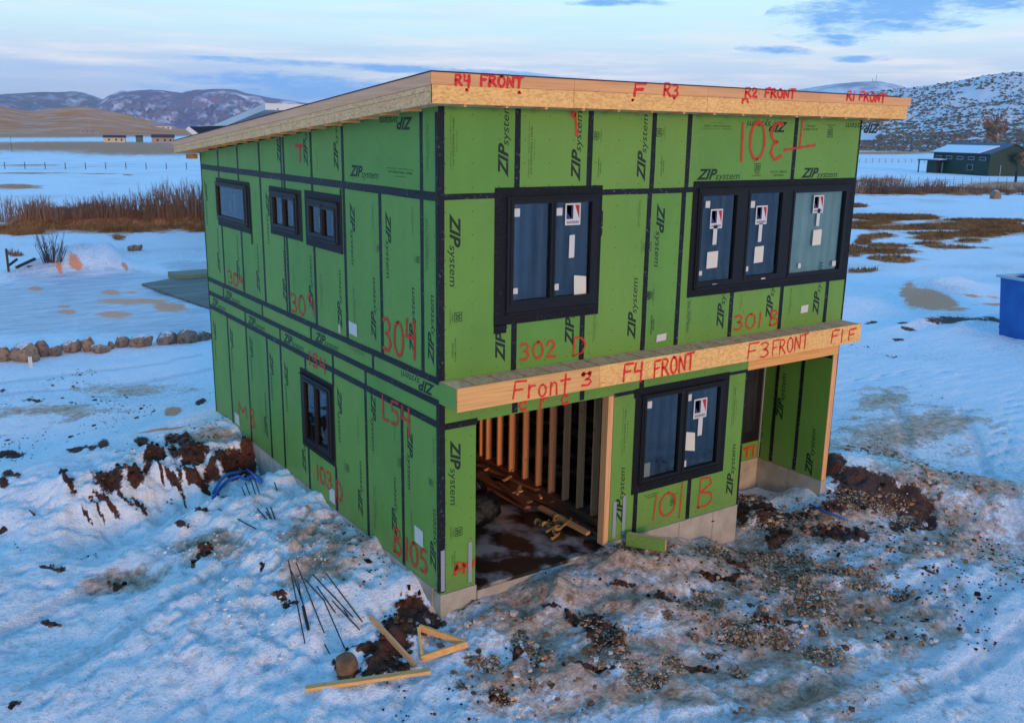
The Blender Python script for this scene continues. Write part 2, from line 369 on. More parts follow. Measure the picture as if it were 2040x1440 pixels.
M_paper = mat('paper', (.62, .60, .50), .75, .2)
M_navy = mat('label_navy', (.03, .04, .11), .5)
M_red = mat('label_red', (.38, .03, .04), .5)
def f_spray(col, a=.93):
    def f(t, p):
        p.inputs['Base Color'].default_value = (*col, 1); p.inputs['Roughness'].default_value = .55
        s = N(t, 'ShaderNodeSeparateXYZ'); t.links.new(uvc(t), s.inputs[0])
        ab = math_n(t, 'ABSOLUTE', s.outputs[1]); n = noise(t, oc(t), 38, 4, .75)
        n2 = noise(t, oc(t), 9, 3)
        e = math_n(t, 'ADD', math_n(t, 'SUBTRACT', 1.25, math_n(t, 'MULTIPLY', ab, 1.15)), math_n(t, 'MULTIPLY', math_n(t, 'SUBTRACT', n, .5), 1.3))
        e = math_n(t, 'ADD', e, math_n(t, 'MULTIPLY', math_n(t, 'SUBTRACT', n2, .5), 1.1))
        k = math_n(t, 'MULTIPLY', ramp(t, e, [(.25, 0.), (.75, a)]), 1.)
        t.links.new(k, p.inputs['Alpha'])
    return f
M_spray = mat('red_spray_paint', build=f_spray((.70, .02, .016), .97))
M_sprayF = mat('faded_red_spray_paint', build=f_spray((.58, .04, .025), .82))
M_metal = mat('galvanised_strap', (.33, .37, .42), .45, .5, .3)
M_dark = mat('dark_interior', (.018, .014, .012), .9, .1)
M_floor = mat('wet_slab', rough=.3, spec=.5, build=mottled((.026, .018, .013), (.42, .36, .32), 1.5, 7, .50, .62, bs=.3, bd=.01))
M_studr = mat('stud_wood', rough=.7, build=f_wood((.84, .40, .20), (.62, .27, .12), 'z'))
M_bag = mat('black_plastic', (.006, .006, .008), .2, .6, build=lambda t, p: bump(t, p, noise(t, oc(t), 12, 5, .7), 1., .04))
M_scrap = mat('dark_scrap_lumber', rough=.8, build=f_wood((.30, .12, .07), (.12, .05, .03), 'y'))
M_strap = mat('tan_webbing', (.33, .22, .08), .7, .3, build=mottled((.36, .25, .09), (.22, .12, .05), 6))

# ------------------------------------------------------------------ ground masks (real patches of soil, stones, grass, ice)
PATCH = {
'dirt': [(155, 893, 20, 9), (180, 890, 10, 7), (205, 882, 10, 11), (218, 951, 27, 15), (203, 968, 10, 6), (270, 948, 16, 10), (283, 930, 20, 9), (300, 912, 10, 12), (360, 878, 22, 10), (380, 893, 24, 12), (360, 905, 22, 8), (395, 905, 12, 7),
         (283, 880, 11, 7), (305, 897, 14, 6), (318, 900, 8, 7), (420, 935, 11, 18), (430, 948, 9, 8), (455, 925, 22, 16), (470, 912, 8, 10), (495, 922, 12, 18), (455, 942, 12, 8), (400, 972, 36, 9), (395, 955, 7, 7), (358, 955, 7, 6), (345, 962, 14, 8), (318, 937, 7, 5), (135, 962, 9, 7),
         (125, 944, 6, 5), (215, 1004, 22, 6), (195, 1012, 9, 5), (278, 1012, 12, 7), (255, 1006, 15, 4), (405, 1092, 20, 11), (360, 1047, 14, 9), (350, 1040, 8, 5), (388, 1115, 11, 6), (112, 1132, 20, 5), (85, 1131, 8, 4), (5, 1055, 8, 6), (18, 904, 26, 5), (4, 963, 9, 8), (16, 945, 8, 5), (33, 948, 7, 4), (63, 797, 20, 4),
         (555, 1190, 18, 9), (575, 1205, 14, 7), (523, 1121, 6, 4), (5, 778, 8, 3), (400, 1012, 10, 4), (172, 1030, 8, 4), (175, 1028, 12, 4), (65, 1023, 7, 5), (100, 1245, 22, 6), (30, 1400, 14, 7), (245, 1165, 25, 8),
         (822, 1205, 32, 34), (830, 1235, 30, 20), (800, 1250, 40, 24), (865, 1235, 16, 14), (785, 1275, 35, 22), (740, 1292, 34, 14), (765, 1320, 42, 20), (800, 1325, 20, 14), (700, 1288, 16, 8), (690, 1328, 26, 15), (730, 1340, 10, 12), (828, 1185, 8, 8), (800, 1170, 7, 3),
         (1660, 930, 22, 26), (1700, 950, 40, 26), (1740, 965, 50, 24), (1790, 985, 45, 22), (1820, 1010, 40, 24), (1845, 1035, 22, 20), (1790, 1050, 22, 12), (1690, 985, 38, 18), (1760, 985, 40, 18), (1720, 1000, 30, 12), (1660, 1010, 22, 10),
         (1530, 1045, 20, 12), (1555, 1065, 20, 16), (1540, 1080, 18, 10), (1640, 1058, 40, 13), (1690, 1070, 46, 14), (1510, 1010, 40, 8), (1480, 1020, 14, 26), (1560, 1030, 60, 8), (1190, 1255, 32, 36), (1225, 1280, 20, 18), (1140, 1235, 13, 13), (995, 1386, 26, 11),
         (1055, 1375, 7, 10), (1030, 1295, 10, 14), (1870, 640, 30, 4), (1905, 637, 40, 4), (1965, 636, 40, 3), (1800, 641, 14, 3), (1735, 643, 15, 3), (1810, 655, 12, 3), (1790, 676, 14, 3), (1440, 1150, 60, 5), (1330, 1190, 40, 6), (1560, 1240, 60, 5), (1240, 1165, 40, 5), (1180, 1330, 50, 6), (1100, 1210, 30, 6), (1390, 1330, 40, 5), (1470, 1130, 30, 5), (1850, 1135, 20, 4), (1800, 1005, 60, 15), (400, 800, 12, 5)],
'gravel': [(1430, 1100, 50, 10), (1500, 1110, 60, 12), (1570, 1120, 50, 12), (1620, 1140, 40, 12), (1570, 1160, 50, 22), (1620, 1190, 45, 24), (1600, 1215, 45, 14), (1650, 1225, 25, 12), (1470, 1165, 18, 10), (1490, 1272, 62, 18), (1550, 1275, 40, 18), (1635, 1302, 44, 17),
         (1395, 1188, 22, 12), (1430, 1205, 15, 12), (1200, 1265, 44, 34), (1235, 1295, 22, 15), (1035, 1270, 18, 18), (1060, 1290, 22, 12), (1085, 1303, 20, 12), (945, 1318, 22, 12), (980, 1325, 22, 14), (925, 1205, 32, 10), (950, 1185, 25, 8), (1265, 1085, 30, 18), (1285, 1062, 28, 16), (1310, 1090, 20, 12),
         (1345, 1325, 20, 18), (1260, 1330, 26, 12), (1290, 1352, 40, 14), (1320, 1345, 20, 10), (1420, 1305, 22, 9), (1000, 1390, 35, 14), (1060, 1370, 12, 14), (1330, 1225, 12, 14), (1745, 1000, 70, 18), (1690, 1000, 45, 16), (1810, 1040, 30, 15), (1570, 1040, 70, 12), (1500, 995, 30, 6),
         (1790, 1185, 30, 8), (1720, 1165, 45, 8), (1680, 1140, 40, 8), (1470, 1340, 18, 8), (920, 1370, 14, 10), (1380, 1270, 16, 8), (1480, 1240, 80, 5)],
'slush': [(1830, 850, 110, 30), (1950, 960, 90, 30), (1760, 800, 40, 30), (1900, 1080, 120, 40), (1600, 1380, 200, 40), (960, 1240, 60, 30), (250, 1160, 60, 20), (420, 1090, 60, 20), (110, 820, 90, 12), (250, 780, 90, 10), (1250, 1190, 260, 45), (1500, 1140, 220, 60), (1080, 1240, 200, 55), (1330, 1310, 260, 50), (1600, 1060, 190, 50), (1060, 1180, 130, 40), (1850, 1010, 150, 60), (1700, 1230, 160, 60), (1040, 1350, 130, 50), (1740, 900, 90, 30), (620, 1060, 60, 35), (680, 1090, 60, 30), (640, 1120, 80, 30), (1560, 1300, 200, 50), (1250, 1390, 200, 25), (420, 870, 60, 20), (480, 890, 30, 20), (1750, 870, 70, 18), (1850, 940, 100, 30), (1260, 1120, 200, 40)],
'ice': [(150, 600, 230, 42), (300, 640, 200, 30), (330, 580, 120, 25), (60, 640, 120, 30), (380, 530, 60, 10), (250, 560, 200, 18)],
'sand': [(270, 600, 62, 7), (225, 583, 24, 4), (340, 613, 34, 9), (225, 627, 36, 6), (135, 622, 22, 4), (70, 574, 16, 4), (130, 612, 15, 3), (262, 582, 16, 3), (1812, 576, 18, 14), (1838, 590, 36, 16), (1870, 603, 34, 10), (1905, 617, 22, 5), (1800, 585, 8, 8), (150, 522, 18, 3), (250, 530, 8, 2.5), (120, 536, 8, 3), (344, 818, 16, 9), (325, 855, 50, 3), (2010, 608, 60, 3), (1950, 590, 60, 2)],
'grass': [(30, 462, 66, 7), (130, 446, 110, 8), (230, 452, 100, 10), (340, 445, 90, 8), (400, 452, 50, 9), (180, 440, 80, 5), (30, 372, 50, 4), (170, 292, 230, 9), (300, 300, 150, 8), (30, 507, 14, 3), (235, 475, 14, 3), (60, 270, 260, 4), (250, 268, 180, 4), (90, 420, 60, 4),
         (1760, 434, 70, 7), (1830, 433, 50, 5), (1900, 450, 120, 6), (2000, 458, 80, 9), (1720, 452, 20, 5), (1750, 471, 32, 5), (1860, 474, 46, 5), (1850, 485, 30, 4), (1720, 478, 14, 12), (1770, 490, 40, 4), (1780, 516, 44, 6), (1930, 480, 30, 4), (1880, 465, 70, 3), (1700, 500, 22, 10), (60, 346, 80, 1.2), (215, 347, 42, 1.), (255, 349, 9, 2), (1700, 410, 30, 3), (1900, 492, 60, 3), (1720, 540, 30, 3), (1960, 440, 90, 5), (1800, 455, 90, 5), (1740, 445, 60, 5), (1760, 500, 70, 6), (1950, 470, 60, 5), (60, 330, 60, 1.), (330, 432, 60, 3),
         (1780, 382, 110, 7), (1900, 380, 140, 7), (2000, 372, 90, 9), (1760, 305, 90, 2.5), (1750, 360, 50, 4), (1860, 455, 180, 4)],
}
PW = {}
def _prep():
    for k, L in PATCH.items():
        out = []
        for u, v, rx, ry in L:
            if k == 'dirt' and u < 520 and 860 < v < 1020: rx, ry = rx*1.3, ry*1.45
            c = G(u, v); z = c[2]; a = plane(u+rx, v, 2, z)-c
            lo = plane(u, v+ry, 2, z); hi = plane(u, v-ry, 2, z) if v-ry > 264 else c*2-lo
            if np.hypot(c[0]-CAM[0], c[1]-CAM[1]) < 26:
                l2, h2 = G(u, v+ry), G(u, v-ry); e0 = np.hypot(*(hi-lo)[:2]); e1_ = np.hypot(*(h2-l2)[:2])
                if e1_ > .25*e0 and e1_ < 1.6*e0: lo, hi = l2, h2
            b = (hi-lo)/2; cc = (hi+lo)/2
            A = np.array([[a[0], b[0]], [a[1], b[1]]])
            if abs(np.linalg.det(A)) < 1e-6: continue
            out.append((cc[:2], np.linalg.inv(A), max(np.hypot(a[0], a[1]), np.hypot(b[0], b[1]))*2.1))
        PW[k] = out
_prep()
def mask(k, x, y):
    m = np.zeros(x.shape, np.float32)
    for c, A, R in PW[k]:
        i = np.nonzero((np.abs(x-c[0]) < R) & (np.abs(y-c[1]) < R))[0]
        if not len(i): continue
        dx = x[i]-c[0]; dy = y[i]-c[1]; p = A[0, 0]*dx+A[0, 1]*dy; q = A[1, 0]*dx+A[1, 1]*dy
        m[i] = np.maximum(m[i], np.clip(1-np.sqrt(p*p+q*q)/2, 0, 1))
    return m

# ------------------------------------------------------------------ ground sheet
def axis(lo, hi, d, end, g):
    a = list(np.arange(lo, hi, d)); s = d
    while a[-1] < end: s *= g; a.append(a[-1]+s)
    s = d; b = []; p = lo
    while p > -end: s *= g; p -= s; b.append(p)
    return np.array(b[::-1]+a)
ax_ = axis(-8.5, 12.5, .05, 12000, 1.035); ay_ = axis(-5.2, 12.0, .05, 12000, 1.035)
GX, GY = np.meshgrid(ax_, ay_, indexing='ij'); gx = GX.ravel(); gy = GY.ravel(); gz = H(gx, gy)
nx, ny = len(ax_), len(ay_)
md = mask('dirt', gx, gy); mg = mask('gravel', gx, gy)
gz = gz+np.where((md > .5) & (np.hypot(gx, gy) < 30), (fbm(gx, gy, 7, 3, 60)*.10), 0)
pack = np.zeros(len(gx), np.float32); near = np.nonzero((gx > -9) & (gx < 40) & (gy > -8) & (gy < 45))[0]; nxx, nyy = gx[near], gy[near]; dz = np.zeros(len(near))
def groove(P, w, depth):
    for (x0, y0), (x1, y1) in zip(P, P[1:]):
        lx, ly = x1-x0, y1-y0; L2 = lx*lx+ly*ly; i = np.nonzero((nxx > min(x0, x1)-1) & (nxx < max(x0, x1)+1) & (nyy > min(y0, y1)-1) & (nyy < max(y0, y1)+1))[0]
        tt = np.clip(((nxx[i]-x0)*lx+(nyy[i]-y0)*ly)/L2, 0, 1); d = np.hypot(nxx[i]-x0-lx*tt, nyy[i]-y0-ly*tt)/w
        g_ = np.exp(-d**4); dz[i] = np.minimum(dz[i], -depth*g_); dz[i] += .35*depth*np.exp(-((d-1.25)/.3)**2)*(g_ < .3)*.5; pack[near[i]] = np.maximum(pack[near[i]], g_)
def trail(pix, w, depth, off=0.):
    P = [Gz(u, v, -.75)[:2] for u, v in pix]; Q = []
    for k_, p_ in enumerate(P):
        a_, b_ = P[max(k_-1, 0)], P[min(k_+1, len(P)-1)]; d_ = np.array(b_)-np.array(a_); d_ /= np.hypot(*d_); Q.append((p_[0]-d_[1]*off, p_[1]+d_[0]*off))
    groove(Q, w, depth)
for o_ in (-.8, .8):
    trail([(2040, 1240), (1960, 1100), (1900, 960), (1850, 820)], .15, .03, o_); trail([(1500, 1440), (1800, 1300), (2040, 1150)], .17, .045, o_); trail([(1100, 1440), (1400, 1380), (1700, 1280), (2040, 1050)], .17, .04, o_)
    trail([(0, 1330), (150, 1250), (330, 1180), (420, 1130)], .16, .04, o_); trail([(0, 780), (150, 760), (300, 740), (420, 720)], .17, .04, o_)
rf = np.random.default_rng(77)
def steps(pix, sc=1.):
    P = [Gz(u, v, -.7)[:2] for u, v in pix]
    for (x0, y0), (x1, y1) in zip(P, P[1:]):
        L = math.hypot(x1-x0, y1-y0); a_ = math.atan2(y1-y0, x1-x0); n_ = int(L/.42)
        for k_ in range(n_):
            t_ = (k_+rf.uniform(-.2, .2))/max(n_, 1); s_ = (.13 if k_ % 2 else -.13)+rf.uniform(-.05, .05); cx, cy = x0+(x1-x0)*t_-math.sin(a_)*s_, y0+(y1-y0)*t_+math.cos(a_)*s_; aa = a_+rf.uniform(-.25, .25)
            i = np.nonzero((abs(nxx-cx) < .4) & (abs(nyy-cy) < .4))[0]; dx, dy = nxx[i]-cx, nyy[i]-cy; p_ = (dx*math.cos(aa)+dy*math.sin(aa))/.16; q_ = (-dx*math.sin(aa)+dy*math.cos(aa))/.075
            g_ = np.exp(-(p_*p_+q_*q_)**1.5); dz[i] -= .055*g_*sc; pack[near[i]] = np.maximum(pack[near[i]], g_*.8)
steps([(60, 1440), (200, 1300), (400, 1240), (560, 1330), (900, 1400), (1200, 1440)]); steps([(1000, 1440), (1060, 1300), (1080, 1180)]); steps([(0, 1180), (160, 1100), (320, 1040)]); steps([(0, 1010), (120, 1000), (240, 1060), (420, 1180), (600, 1400)])
steps([(1300, 1440), (1400, 1250), (1250, 1150)]); steps([(1600, 1440), (1700, 1300), (1850, 1200), (2040, 1180)]); steps([(2040, 1400), (1850, 1330), (1650, 1350), (1400, 1420)]); steps([(0, 860), (150, 840), (330, 800), (410, 780)]); steps([(1900, 1440), (1950, 1280), (1930, 1100), (1990, 900), (2030, 780)]); steps([(450, 1440), (380, 1300), (250, 1200), (60, 1150)]); steps([(1700, 760), (1850, 740), (2030, 760)]); steps([(200, 1440), (330, 1360), (520, 1300)])
for _ in range(500):
    cx, cy = rf.uniform(-2, 11), rf.uniform(-4.5, -.3); i = np.nonzero((abs(nxx-cx) < .3) & (abs(nyy-cy) < .3))[0]; s_ = rf.uniform(.06, .12); dz[i] -= rf.uniform(.01, .035)*np.exp(-((nxx[i]-cx)**2+(nyy[i]-cy)**2)/s_**2)
gz[near] += np.where(gz[near] > -1.25, dz, 0)
me = bpy.data.meshes.new('snow_ground')
co = np.stack([gx, gy, gz], 1).astype(np.float32)
idx = (np.arange(nx-1)[:, None]*ny+np.arange(ny-1)[None, :]).ravel()
quads = np.stack([idx, idx+ny, idx+ny+1, idx+1], 1).astype(np.int32)
me.vertices.add(len(co)); me.vertices.foreach_set('co', co.ravel())
me.loops.add(quads.size); me.loops.foreach_set('vertex_index', quads.ravel())
me.polygons.add(len(quads)); me.polygons.foreach_set('loop_start', np.arange(0, quads.size, 4, dtype=np.int32))
me.polygons.foreach_set('loop_total', np.full(len(quads), 4, np.int32)); me.polygons.foreach_set('use_smooth', np.ones(len(quads), bool))
me.update(calc_edges=True)
for k in PATCH:
    at = me.attributes.new(k, 'FLOAT', 'POINT'); at.data.foreach_set('value', (md if k == 'dirt' else mg if k == 'gravel' else mask(k, gx, gy)).astype(np.float32))
_a = me.attributes.new('pack', 'FLOAT', 'POINT'); _a.data.foreach_set('value', pack)
def f_ground(t, p):
    o = oc(t); g = N(t, 'ShaderNodeNewGeometry')
    def att(n): return N(t, 'ShaderNodeAttribute', attribute_name=n).outputs['Fac']
    n1 = noise(t, o, 2.2, 8, .68); n2 = noise(t, o, 11, 6, .65); n3 = noise(t, o, .12, 5, .6); n4 = noise(t, mapping(t, o, (1, 1, 1)), 30, 5, .7)
    cam_r = N(t, 'ShaderNodeVectorMath', operation='LENGTH'); t.links.new(o, cam_r.inputs[0])
    farf = ramp(t, math_n(t, 'DIVIDE', cam_r.outputs['Value'], 100.), [(.12, 0.), (.35, 1.)])
    nbig = noise(t, o, .45, 6, .72)
    nz = math_n(t, 'ADD', math_n(t, 'MULTIPLY', math_n(t, 'SUBTRACT', n1, .5), .9), math_n(t, 'MULTIPLY', math_n(t, 'SUBTRACT', n2, .5), .75))
    nz = math_n(t, 'ADD', nz, math_n(t, 'MULTIPLY', math_n(t, 'MULTIPLY', math_n(t, 'SUBTRACT', nbig, .5), farf), 1.5))
    def th(m, lo, hi, k=1.): return ramp(t, math_n(t, 'ADD', m, math_n(t, 'MULTIPLY', nz, k)), [(lo, 0.), (hi, 1.)])
    snow = mixc(t, ramp(t, n1, [(.35, 0.), (.65, 1.)]), (.87, .89, .92), (.95, .95, .95))
    snow = mixc(t, ramp(t, n4, [(.33, .5), (.43, 0.)]), snow, (.40, .42, .46))  # grey speckle also puts the crust's small shadows into the snow colour
    snow = mixc(t, ramp(t, math_n(t, 'ADD', math_n(t, 'MULTIPLY', n2, .6), math_n(t, 'MULTIPLY', n3, .6)), [(.63, 0.), (.74, .6)]), snow, (.46, .43, .42))
    snow = mixc(t, math_n(t, 'MULTIPLY', th(att('pack'), .35, .8, .5), .45), snow, (.52, .53, .56))
    speck = ramp(t, noise(t, mapping(t, o, (1, 1.0, 1)), 19, 3, .6), [(.655, 0.), (.69, .85)])
    snow = mixc(t, math_n(t, 'MULTIPLY', speck, ramp(t, noise(t, o, .7, 4, .6), [(.42, .0), (.62, 1.)])), snow, (.12, .085, .07))
    ice = mixc(t, ramp(t, noise(t, mapping(t, o, (.5, 3, 1)), 1.2, 6, .6), [(.35, 0.), (.65, 1.)]), (.40, .45, .52), (.74, .76, .80))
    c = mixc(t, th(att('ice'), .35, .62, .5), snow, ice)
    nmid = noise(t, mapping(t, o, (1, 1.6, 1), (0, 0, 0), (0, 0, .5)), .95, 6, .66)
    sl = ramp(t, math_n(t, 'ADD', math_n(t, 'ADD', math_n(t, 'MULTIPLY', att('slush'), .8), math_n(t, 'MULTIPLY', nz, 1.1)), math_n(t, 'MULTIPLY', math_n(t, 'SUBTRACT', nmid, .5), 1.9)), [(.24, 0.), (.38, .55), (.56, .85), (.8, 1.)])
    slc = mixc(t, ramp(t, noise(t, o, 7, 6, .7), [(.36, 0.), (.66, 1.)]), (.26, .115, .052), (.78, .54, .38))
    c = mixc(t, math_n(t, 'MULTIPLY', sl, ramp(t, att('slush'), [(.02, 0.), (.2, 1.)])), c, slc)
    sand = mixc(t, n2, (.93, .25, .07), (.95, .34, .12))
    c = mixc(t, math_n(t, 'MULTIPLY', th(att('sand'), .42, .55, .6), .9), c, sand)
    gr = mixc(t, ramp(t, noise(t, mapping(t, o, (1, 1, 1)), 1.6, 8, .75), [(.35, 0.), (.65, 1.)]), (.30, .095, .035), (.86, .34, .13))
    c = mixc(t, th(att('grass'), .36, .52, .75), c, gr)
    vv = N(t, 'ShaderNodeTexVoronoi'); vv.inputs['Scale'].default_value = 26; t.links.new(o, vv.inputs['Vector'])
    sc = N(t, 'ShaderNodeSeparateColor'); t.links.new(vv.outputs['Color'], sc.inputs[0])
    peb = ramp(t, sc.outputs[0], [(0., (.05, .03, .02)), (.4, (.24, .13, .065)), (.75, (.46, .29, .16)), (1., (.6, .48, .36))])
    c = mixc(t, th(att('gravel'), .47, .64, 1.0), c, peb)
    dirt = mixc(t, ramp(t, noise(t, o, 14, 6, .7), [(.3, 0.), (.7, 1.)]), (.022, .009, .005), (.15, .048, .020))
    df = th(att('dirt'), .45, .56, .85)
    c = mixc(t, df, c, dirt)
    t.links.new(c, p.inputs['Base Color'])
    b1 = N(t, 'ShaderNodeBump'); b1.inputs['Strength'].default_value = .9; b1.inputs['Distance'].default_value = .07
    t.links.new(math_n(t, 'ADD', math_n(t, 'ADD', math_n(t, 'MULTIPLY', n1, .8), math_n(t, 'MULTIPLY', n2, .8)), math_n(t, 'MULTIPLY', n4, .45)), b1.inputs['Height'])
    t.links.new(b1.outputs[0], p.inputs['Normal'])
    t.links.new(ramp(t, math_n(t, 'MAXIMUM', att('ice'), att('slush')), [(.2, .65), (.7, .38)]), p.inputs['Roughness'])
me.materials.append(mat('snowy_ground', rough=.65, spec=.35, build=f_ground))
link('snow_ground', me, kind='structure')

# ------------------------------------------------------------------ hills and mountains
def hill(name, prof, D0, D1, matr, rough=.05, nu=160, nv=40, zb=-1.2, ridge=6., seed=1, back=.5, kind='structure'):
    us = np.array([p[0] for p in prof], float); vs = np.array([p[1] for p in prof], float)
    uu = np.linspace(us[0], us[-1], nu); vv = np.interp(uu, us, vs)
    vv = vv+fbm(uu, uu*0, .03, 3, seed)*1.6
    V = []
    for i, (u, v) in enumerate(zip(uu, vv)):
        d = ray(u, v); hl = np.hypot(d[0], d[1]); dirx, diry = d[0]/hl, d[1]/hl; zt = CAM[2]+d[2]/hl*D1
        for j in range(nv+8):
            t = j/(nv-1); Dd = D0+(D1-D0)*t
            x = CAM[0]+dirx*Dd; y = CAM[1]+diry*Dd
            if t <= 1: z = zb+(zt-zb)*(t**1.05*(1-.18*math.sin(PI*t)))
            else: z = zt-(zt-zb)*min(1, (t-1)/back*2.2)**1.5
            V.append((x, y, z, t, zt-zb))
    V = np.array(V); s = 1/(D1-D0)
    n = np.abs(fbm(V[:, 0], V[:, 1], ridge*s, 5, seed+3, .55))
    V[:, 2] -= n*V[:, 4]*rough*np.clip(np.sin(PI*np.clip(V[:, 3], 0, 1)), 0, 1)*4
    m_ = nv+8; idx = (np.arange(nu-1)[:, None]*m_+np.arange(m_-1)[None, :]).ravel()
    me = bpy.data.meshes.new(name); me.from_pydata(V[:, :3].tolist(), [], np.stack([idx, idx+m_, idx+m_+1, idx+1], 1).tolist())
    me.polygons.foreach_set('use_smooth', [True]*len(idx)); me.materials.append(matr); me.update()
    return link(name, me, kind=kind), V
def f_mtn(c1, c2, sc, snow=(.75, .77, .82), lo=.45, hi=.6, st=(1, 1, 1)):
    def f(t, p):
        o = mapping(t, oc(t), st); n = noise(t, o, sc, 8, .68); n2 = noise(t, o, sc*.23, 5)
        c = mixc(t, n2, c1, c2); c = mixc(t, ramp(t, n, [(lo, 0.), (hi, 1.)]), c, snow)
        t.links.new(c, p.inputs['Base Color']); bump(t, p, n, .6, 12)
    return f
M_m1 = mat('forest_mountain', rough=.95, spec=.1, build=f_mtn((.11, .12, .17), (.18, .18, .24), .006, (.60, .60, .70), .52, .70))  # blue haze of distance partly put into the slope colours
M_m2 = mat('snow_dusted_mountain', rough=.95, spec=.1, build=f_mtn((.13, .14, .23), (.24, .19, .26), .008, (.80, .70, .76), .50, .66))  # bluish base, part of the distant haze is in the colour
M_h1 = mat('brown_hill', rough=.95, spec=.1, build=f_mtn((.95, .30, .11), (.60, .18, .06), .02, (.80, .52, .40), .45, .72))
M_h2 = mat('sage_hill_snow', rough=.9, spec=.2, build=f_mtn((.74, .75, .80), (.84, .85, .88), .15, (.84, .85, .88), .45, .6))
M_h3 = mat('far_snow_hill', rough=.9, spec=.2, build=f_mtn((.32, .30, .36), (.50, .48, .54), .01, (.75, .75, .8), .42, .6))
hill('far_mountain', [(-500, 200), (-200, 186), (-60, 190), (0, 188), (40, 186), (100, 184), (145, 182), (170, 186), (205, 198), (260, 215), (330, 240), (420, 254)], 5600, 7600, M_m1, .14, nu=240, nv=60, seed=4, ridge=12)
hill('ridged_mountain', [(150, 232), (195, 207), (215, 192), (240, 182), (280, 180), (300, 178), (340, 182), (362, 186), (390, 179), (430, 177), (470, 179), (490, 186), (530, 194), (600, 205), (680, 212), (800, 222), (960, 226), (1150, 240), (1300, 262)], 4200, 6200, M_m2, .26, nu=300, nv=80, seed=9, ridge=14)
hill('brown_hill', [(-500, 200), (-250, 205), (-80, 205), (0, 210), (40, 220), (70, 222), (110, 216), (150, 213), (180, 214), (205, 219), (240, 226), (275, 234), (310, 244), (345, 254), (380, 258)], 900, 1900, M_h1, .05, seed=14, ridge=5)
hill('far_snow_hill', [(1380, 250), (1500, 195), (1600, 178), (1660, 168), (1700, 164), (1745, 161), (1775, 167), (1800, 174), (1840, 190), (1950, 230), (2100, 262)], 1900, 3000, M_h3, .05, seed=21, ridge=7)
SAGE, SV = hill('sagebrush_hill', [(1380, 268), (1480, 232), (1560, 212), (1640, 200), (1720, 186), (1800, 176), (1850, 171), (1900, 163), (1960, 152), (2000, 146), (2040, 143), (2120, 136), (2250, 128), (2450, 118)], 560, 980, M_h2, .035, nu=220, nv=60, zb=-.6, seed=31, ridge=5)
# sagebrush as ground cover on the hill
M_sage = mat('sagebrush', (.055, .05, .042), .95, .1, build=mottled((.22, .18, .14), (.10, .09, .08), .4, 4))
mb_v = []; mb_f = []
m_ = 68; grid = SV[:, :3].reshape(220, m_, 3)
rr = np.random.default_rng(5)
base_ico = bmesh.new(); bmesh.ops.create_icosphere(base_ico, subdivisions=1, radius=1)
ICO_V = np.array([v.co[:] for v in base_ico.verts]); ICO_F = np.array([[v.index for v in f.verts] for f in base_ico.faces]); base_ico.free()
cnt = 0
OFF = []
for _ in range(15000):
    a = rr.uniform(20, 218); b = rr.uniform(0, 62) if rr.random() < .8 else rr.uniform(0, 12)
    i, j = int(a), int(b); fa, fb = a-i, b-j
    if i >= 219 or j >= 66: continue
    p = (grid[i, j]*(1-fa)+grid[i+1, j]*fa)*(1-fb)+(grid[i, j+1]*(1-fa)+grid[i+1, j+1]*fa)*fb
    if vnoise(np.array([p[0]*.03]), np.array([p[1]*.03]), 77)[0] < -.32: continue
    OFF.append(p)
OFF = np.array(OFF); n = len(OFF)
sc = rr.uniform(.3, 1.05, n)**1.4
V = ICO_V[None]*np.stack([sc*1.5, sc*1.5, sc*.85], 1)[:, None]*(1+rr.uniform(-.4, .4, (n, len(ICO_V), 1)))+OFF[:, None]+np.array([0, 0, .2])
F = ICO_F[None]+(np.arange(n)*len(ICO_V))[:, None, None]
me = bpy.data.meshes.new('sagebrush'); me.from_pydata(V.reshape(-1, 3).tolist(), [], F.reshape(-1, 3).tolist()); me.materials.append(M_sage)
link('sagebrush', me, kind='stuff', label='dark sagebrush dotted all over the snowy hill on the right', cat='sagebrush')

